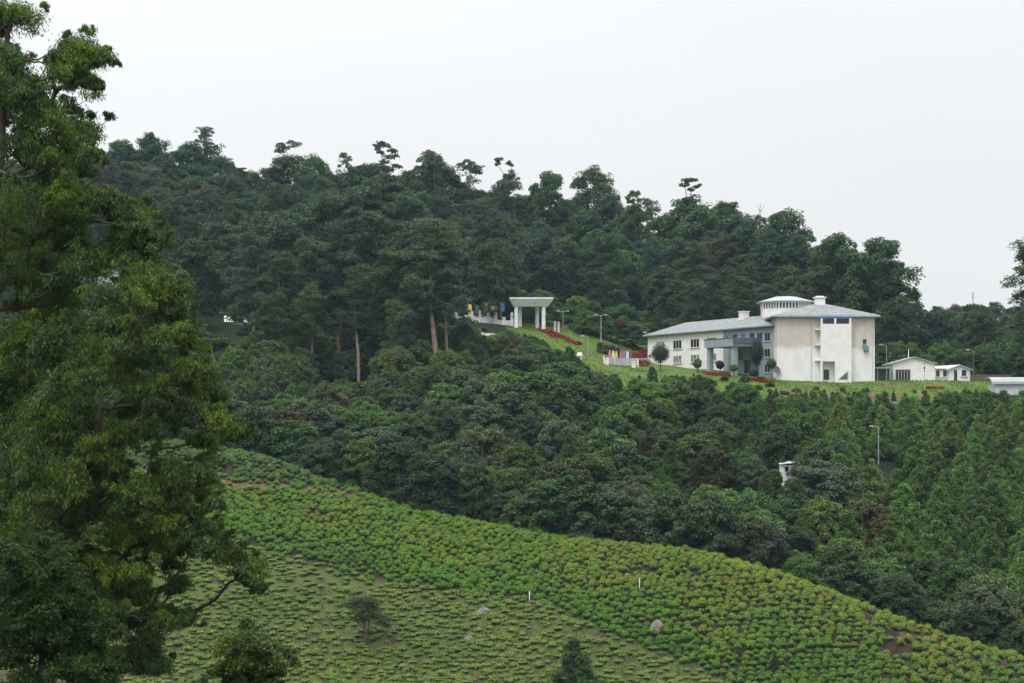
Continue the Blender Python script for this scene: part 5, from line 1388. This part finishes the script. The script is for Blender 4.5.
    v, qd = join(parts); child('trunk', quad_mesh('trunk', v, qd, M['palebark'], smooth=True), root)
    cl = []
    for a_ in paths[:2]:
        for k in np.linspace(.05, .95, 9):
            i = min(int(k * 3), 2); f = k * 3 - i; c = a_[i] * (1 - f) + a_[i + 1] * f; s = rng.uniform(.32, .75) * (1.15 - .5 * k); cl.append((c + rng.normal(size=3) * .15, (s, s, s * 1.2)))
    V, Q, _ = clump_leaves(cl, sub=6, per=40, L=.36, W=.15, droop=.5); child('dry_creeper', quad_mesh('dry_creeper', V, Q, M['leaf']), root, (.24, .145, .10))
    # trees standing in the tea
    Yt = find_Y(366, 647, 190, 240); p = at(366, Yt); s = Yt / F
    root = thing('small_tree', 'small lone tree with a leaning umbrella crown standing in the lower tea field', 'tree', p)
    spec = [(-8, 33, 9), (2, 38, 10), (11, 33, 9), (-13, 40, 7), (14, 25, 8), (4, 27, 10), (-6, 42, 7), (18, 20, 6), (-3, 27, 8), (8, 43, 5)]
    cl = [(np.array([a_ * s, rng.uniform(-6, 6) * s, b_ * s]), np.array([r_ * s * 1.55, r_ * s * 1.55, r_ * s * 1.15])) for a_, b_, r_ in spec]
    V, Q, SC = clump_leaves(cl, sub=10, per=150, L=.16, W=.085); child('crown', quad_mesh('crown', V, Q, M['leaf']), root, (.064, .094, .042))
    tr = np.array([(0, 0, -.3), (.1, 0, 8 * s), (.2, 0, 15 * s), (.3, 0, 26 * s)]); parts = [tube(tr, np.array([.16, .12, .09, .05]), 7)]
    for c, r_ in cl: parts.append(limb(tr[1] + (tr[2] - tr[1]) * rng.uniform(0, 1), c, .07, .02, sag=.05, n=5))
    v, qd = join(parts); child('trunk', quad_mesh('trunk', v, qd, M['darkbark'], smooth=True), root)
    p = at(575, 199); plant('sapling', p, (V0 - 638) / F * 199 - p[2], 'dense dark green cone-shaped tree cut by the lower frame edge in the tea', None, (.052, .11, .04), 1, 1.75)
    for u, Y, h, lab in ((738, 203, 1.7, 'small bluish sapling among the dark tea bushes'), (775, 200.5, 2.2, 'slightly taller bluish sapling nearer the frame bottom in the tea')):
        plant('sapling', at(u, Y), h, lab, None, (.04, .075, .045), 0, 1.1)
    # rocks
    def rock(u, v, w, h, label, mat, lo=190, dy=.8):
        Y = find_Y(u, v, lo, 300); p = at(u, Y); n = 10; mfs = []; vs = []
        wv, hv = w / F * Y / 2, h / F * Y
        for i in range(7):
            el = i / 6 * math.pi / 2
            for j in range(n):
                a_ = j * 2 * math.pi / n; k = 1 + .16 * math.sin(a_ * 2 + i) + rng.uniform(-.1, .1)
                vs.append((p[0] + wv * k * math.cos(el) * math.cos(a_), p[1] + wv * dy * k * math.cos(el) * math.sin(a_), p[2] - .15 + (hv + .15) * math.sin(el) * (1 + rng.uniform(-.06, .06))))
        fs = [(i * n + j, i * n + (j + 1) % n, (i + 1) * n + (j + 1) % n, (i + 1) * n + j) for i in range(6) for j in range(n)] + [tuple(range(n))[::-1], tuple(60 + j for j in range(n))]
        m = MB(); m.add(vs, fs); o = m.obj('boulder', M[mat], smooth=False); tag(o, label, 'rock')
    rock(657, 631, 13, 11, 'grey boulder humped up among the dark tea bushes', 'rock'); rock(484, 614, 14, 5, 'flat grey rock lying in the sparse lower tea', 'rock'); rock(343, 486, 9, 5.5, 'pale rock on the crest of the tea field before the dark trees', 'palerock')
    rock(469, 640, 9, 4, 'low dark rock in the straw of the lower tea', 'rock'); rock(403, 668, 8, 3, 'small grey stone in the lower tea beside the lone tree', 'rock')
    for u, vt, vb, lab in ((529.5, 594, 602, 'short white marker post at the lower edge of the dense tea'), (639.5, 581, 589, 'short white marker post in the bright upper tea')):
        Y = find_Y(u, vb, 190, 260); p = at(u, Y); h = (vb - vt) / F * Y; m = MB(); m.box((p[0], p[1], p[2] - .3), (.11, .11, h + .45)); m.prism([(p[0] - .055, p[1] - .055), (p[0] + .055, p[1] - .055), (p[0] + .055, p[1] + .055), (p[0] - .055, p[1] + .055)], p[2] + h + .15, p[2] + h + .25, top=[(p[0] - .02, p[1] - .02), (p[0] + .02, p[1] - .02), (p[0] + .02, p[1] + .02), (p[0] - .02, p[1] + .02)])
        o = m.obj('marker_post', M['white']); tag(o, lab, 'post')

def build_grass():
    def tufts(name, label, X, Y, hgt, col, cat):
        n = len(X); Z = ground(X, Y); h = hgt * rng.uniform(.5, 1.4, n)
        a = rng.uniform(0, 6.28, n); T = unit(np.stack([np.cos(a) * .45, np.sin(a) * .45, np.ones(n)], -1)); nr = unit(np.stack([np.cos(a + 1.5), np.sin(a + 1.5), np.full(n, .5)], -1) + rng.normal(size=(n, 3)) * .3)
        V, Q = diamonds(np.stack([X, Y, Z + h * .35], -1), nr, T, h * 1.1, h * .5)
        o = bpy.data.objects.new(name, quad_mesh(name, V, Q, M['leaf'])); C.objects.link(o); o.color = (*col, 1)
        tag(o, label, cat, None, 'stuff')
    n = 52000; u = rng.uniform(505, 1030, n); Y = rng.uniform(362, 458, n)
    k = (np.where(u < 655, Y > np.interp(u, [510, 540, 590, 655], [428, 418, 386, 368]), Y < 400)) & (np.sin(u * .13 + Y * .3) + rng.normal(size=n) * .9 > -.3)
    k &= ~((u > 640) & (u < 880) & (Y > 387 - np.clip((u - 640) / 240, 0, 1) * 5 + np.clip((700 - u) / 60, 0, 1) * 14)) & ~((u > 885) & (Y > 396))
    u, Y = u[k], Y[k]; tufts('grass', 'rough green grass on the bank and lawn around the buildings', (u - 512) / F * Y, Y, .30, (.085, .145, .03), 'grass')
    n = 30000; u = rng.uniform(120, 780, n); Y = rng.uniform(186, 232, n); X = (u - 512) / F * Y; v = V0 - F * ground(X, Y) / Y
    k = lower_field(u, v) & (v < 695); u, Y = u[k], Y[k]
    tufts('straw_grass', 'dry straw and weeds between the low tea bushes of the lower field', (u - 512) / F * Y, Y, .3, (.095, .140, .038), 'grass')
build_world()
build_ground()
build_grass()
build_tea()
build_near()
build_main()
build_small()
build_forest()

import collections
cnt = collections.Counter(o.name.split('.')[0] for o in bpy.data.objects if o.parent is None)
print({k: v for k, v in cnt.items() if v > 20})
sc = bpy.context.scene
sc.render.engine = 'CYCLES'
sc.view_settings.view_transform = 'Standard'; sc.view_settings.look = 'None'
sc.view_settings.exposure = 0.0; sc.view_settings.gamma = 1.0; sc.view_settings.use_curve_mapping = False
cy = sc.cycles
cy.max_bounces = 5; cy.diffuse_bounces = 3; cy.glossy_bounces = 2; cy.transmission_bounces = 3; cy.volume_bounces = 1; cy.transparent_max_bounces = 4
cy.use_adaptive_sampling = True; cy.adaptive_threshold = 0.02
cy.use_denoising = True
cy.caustics_reflective = False; cy.caustics_refractive = False
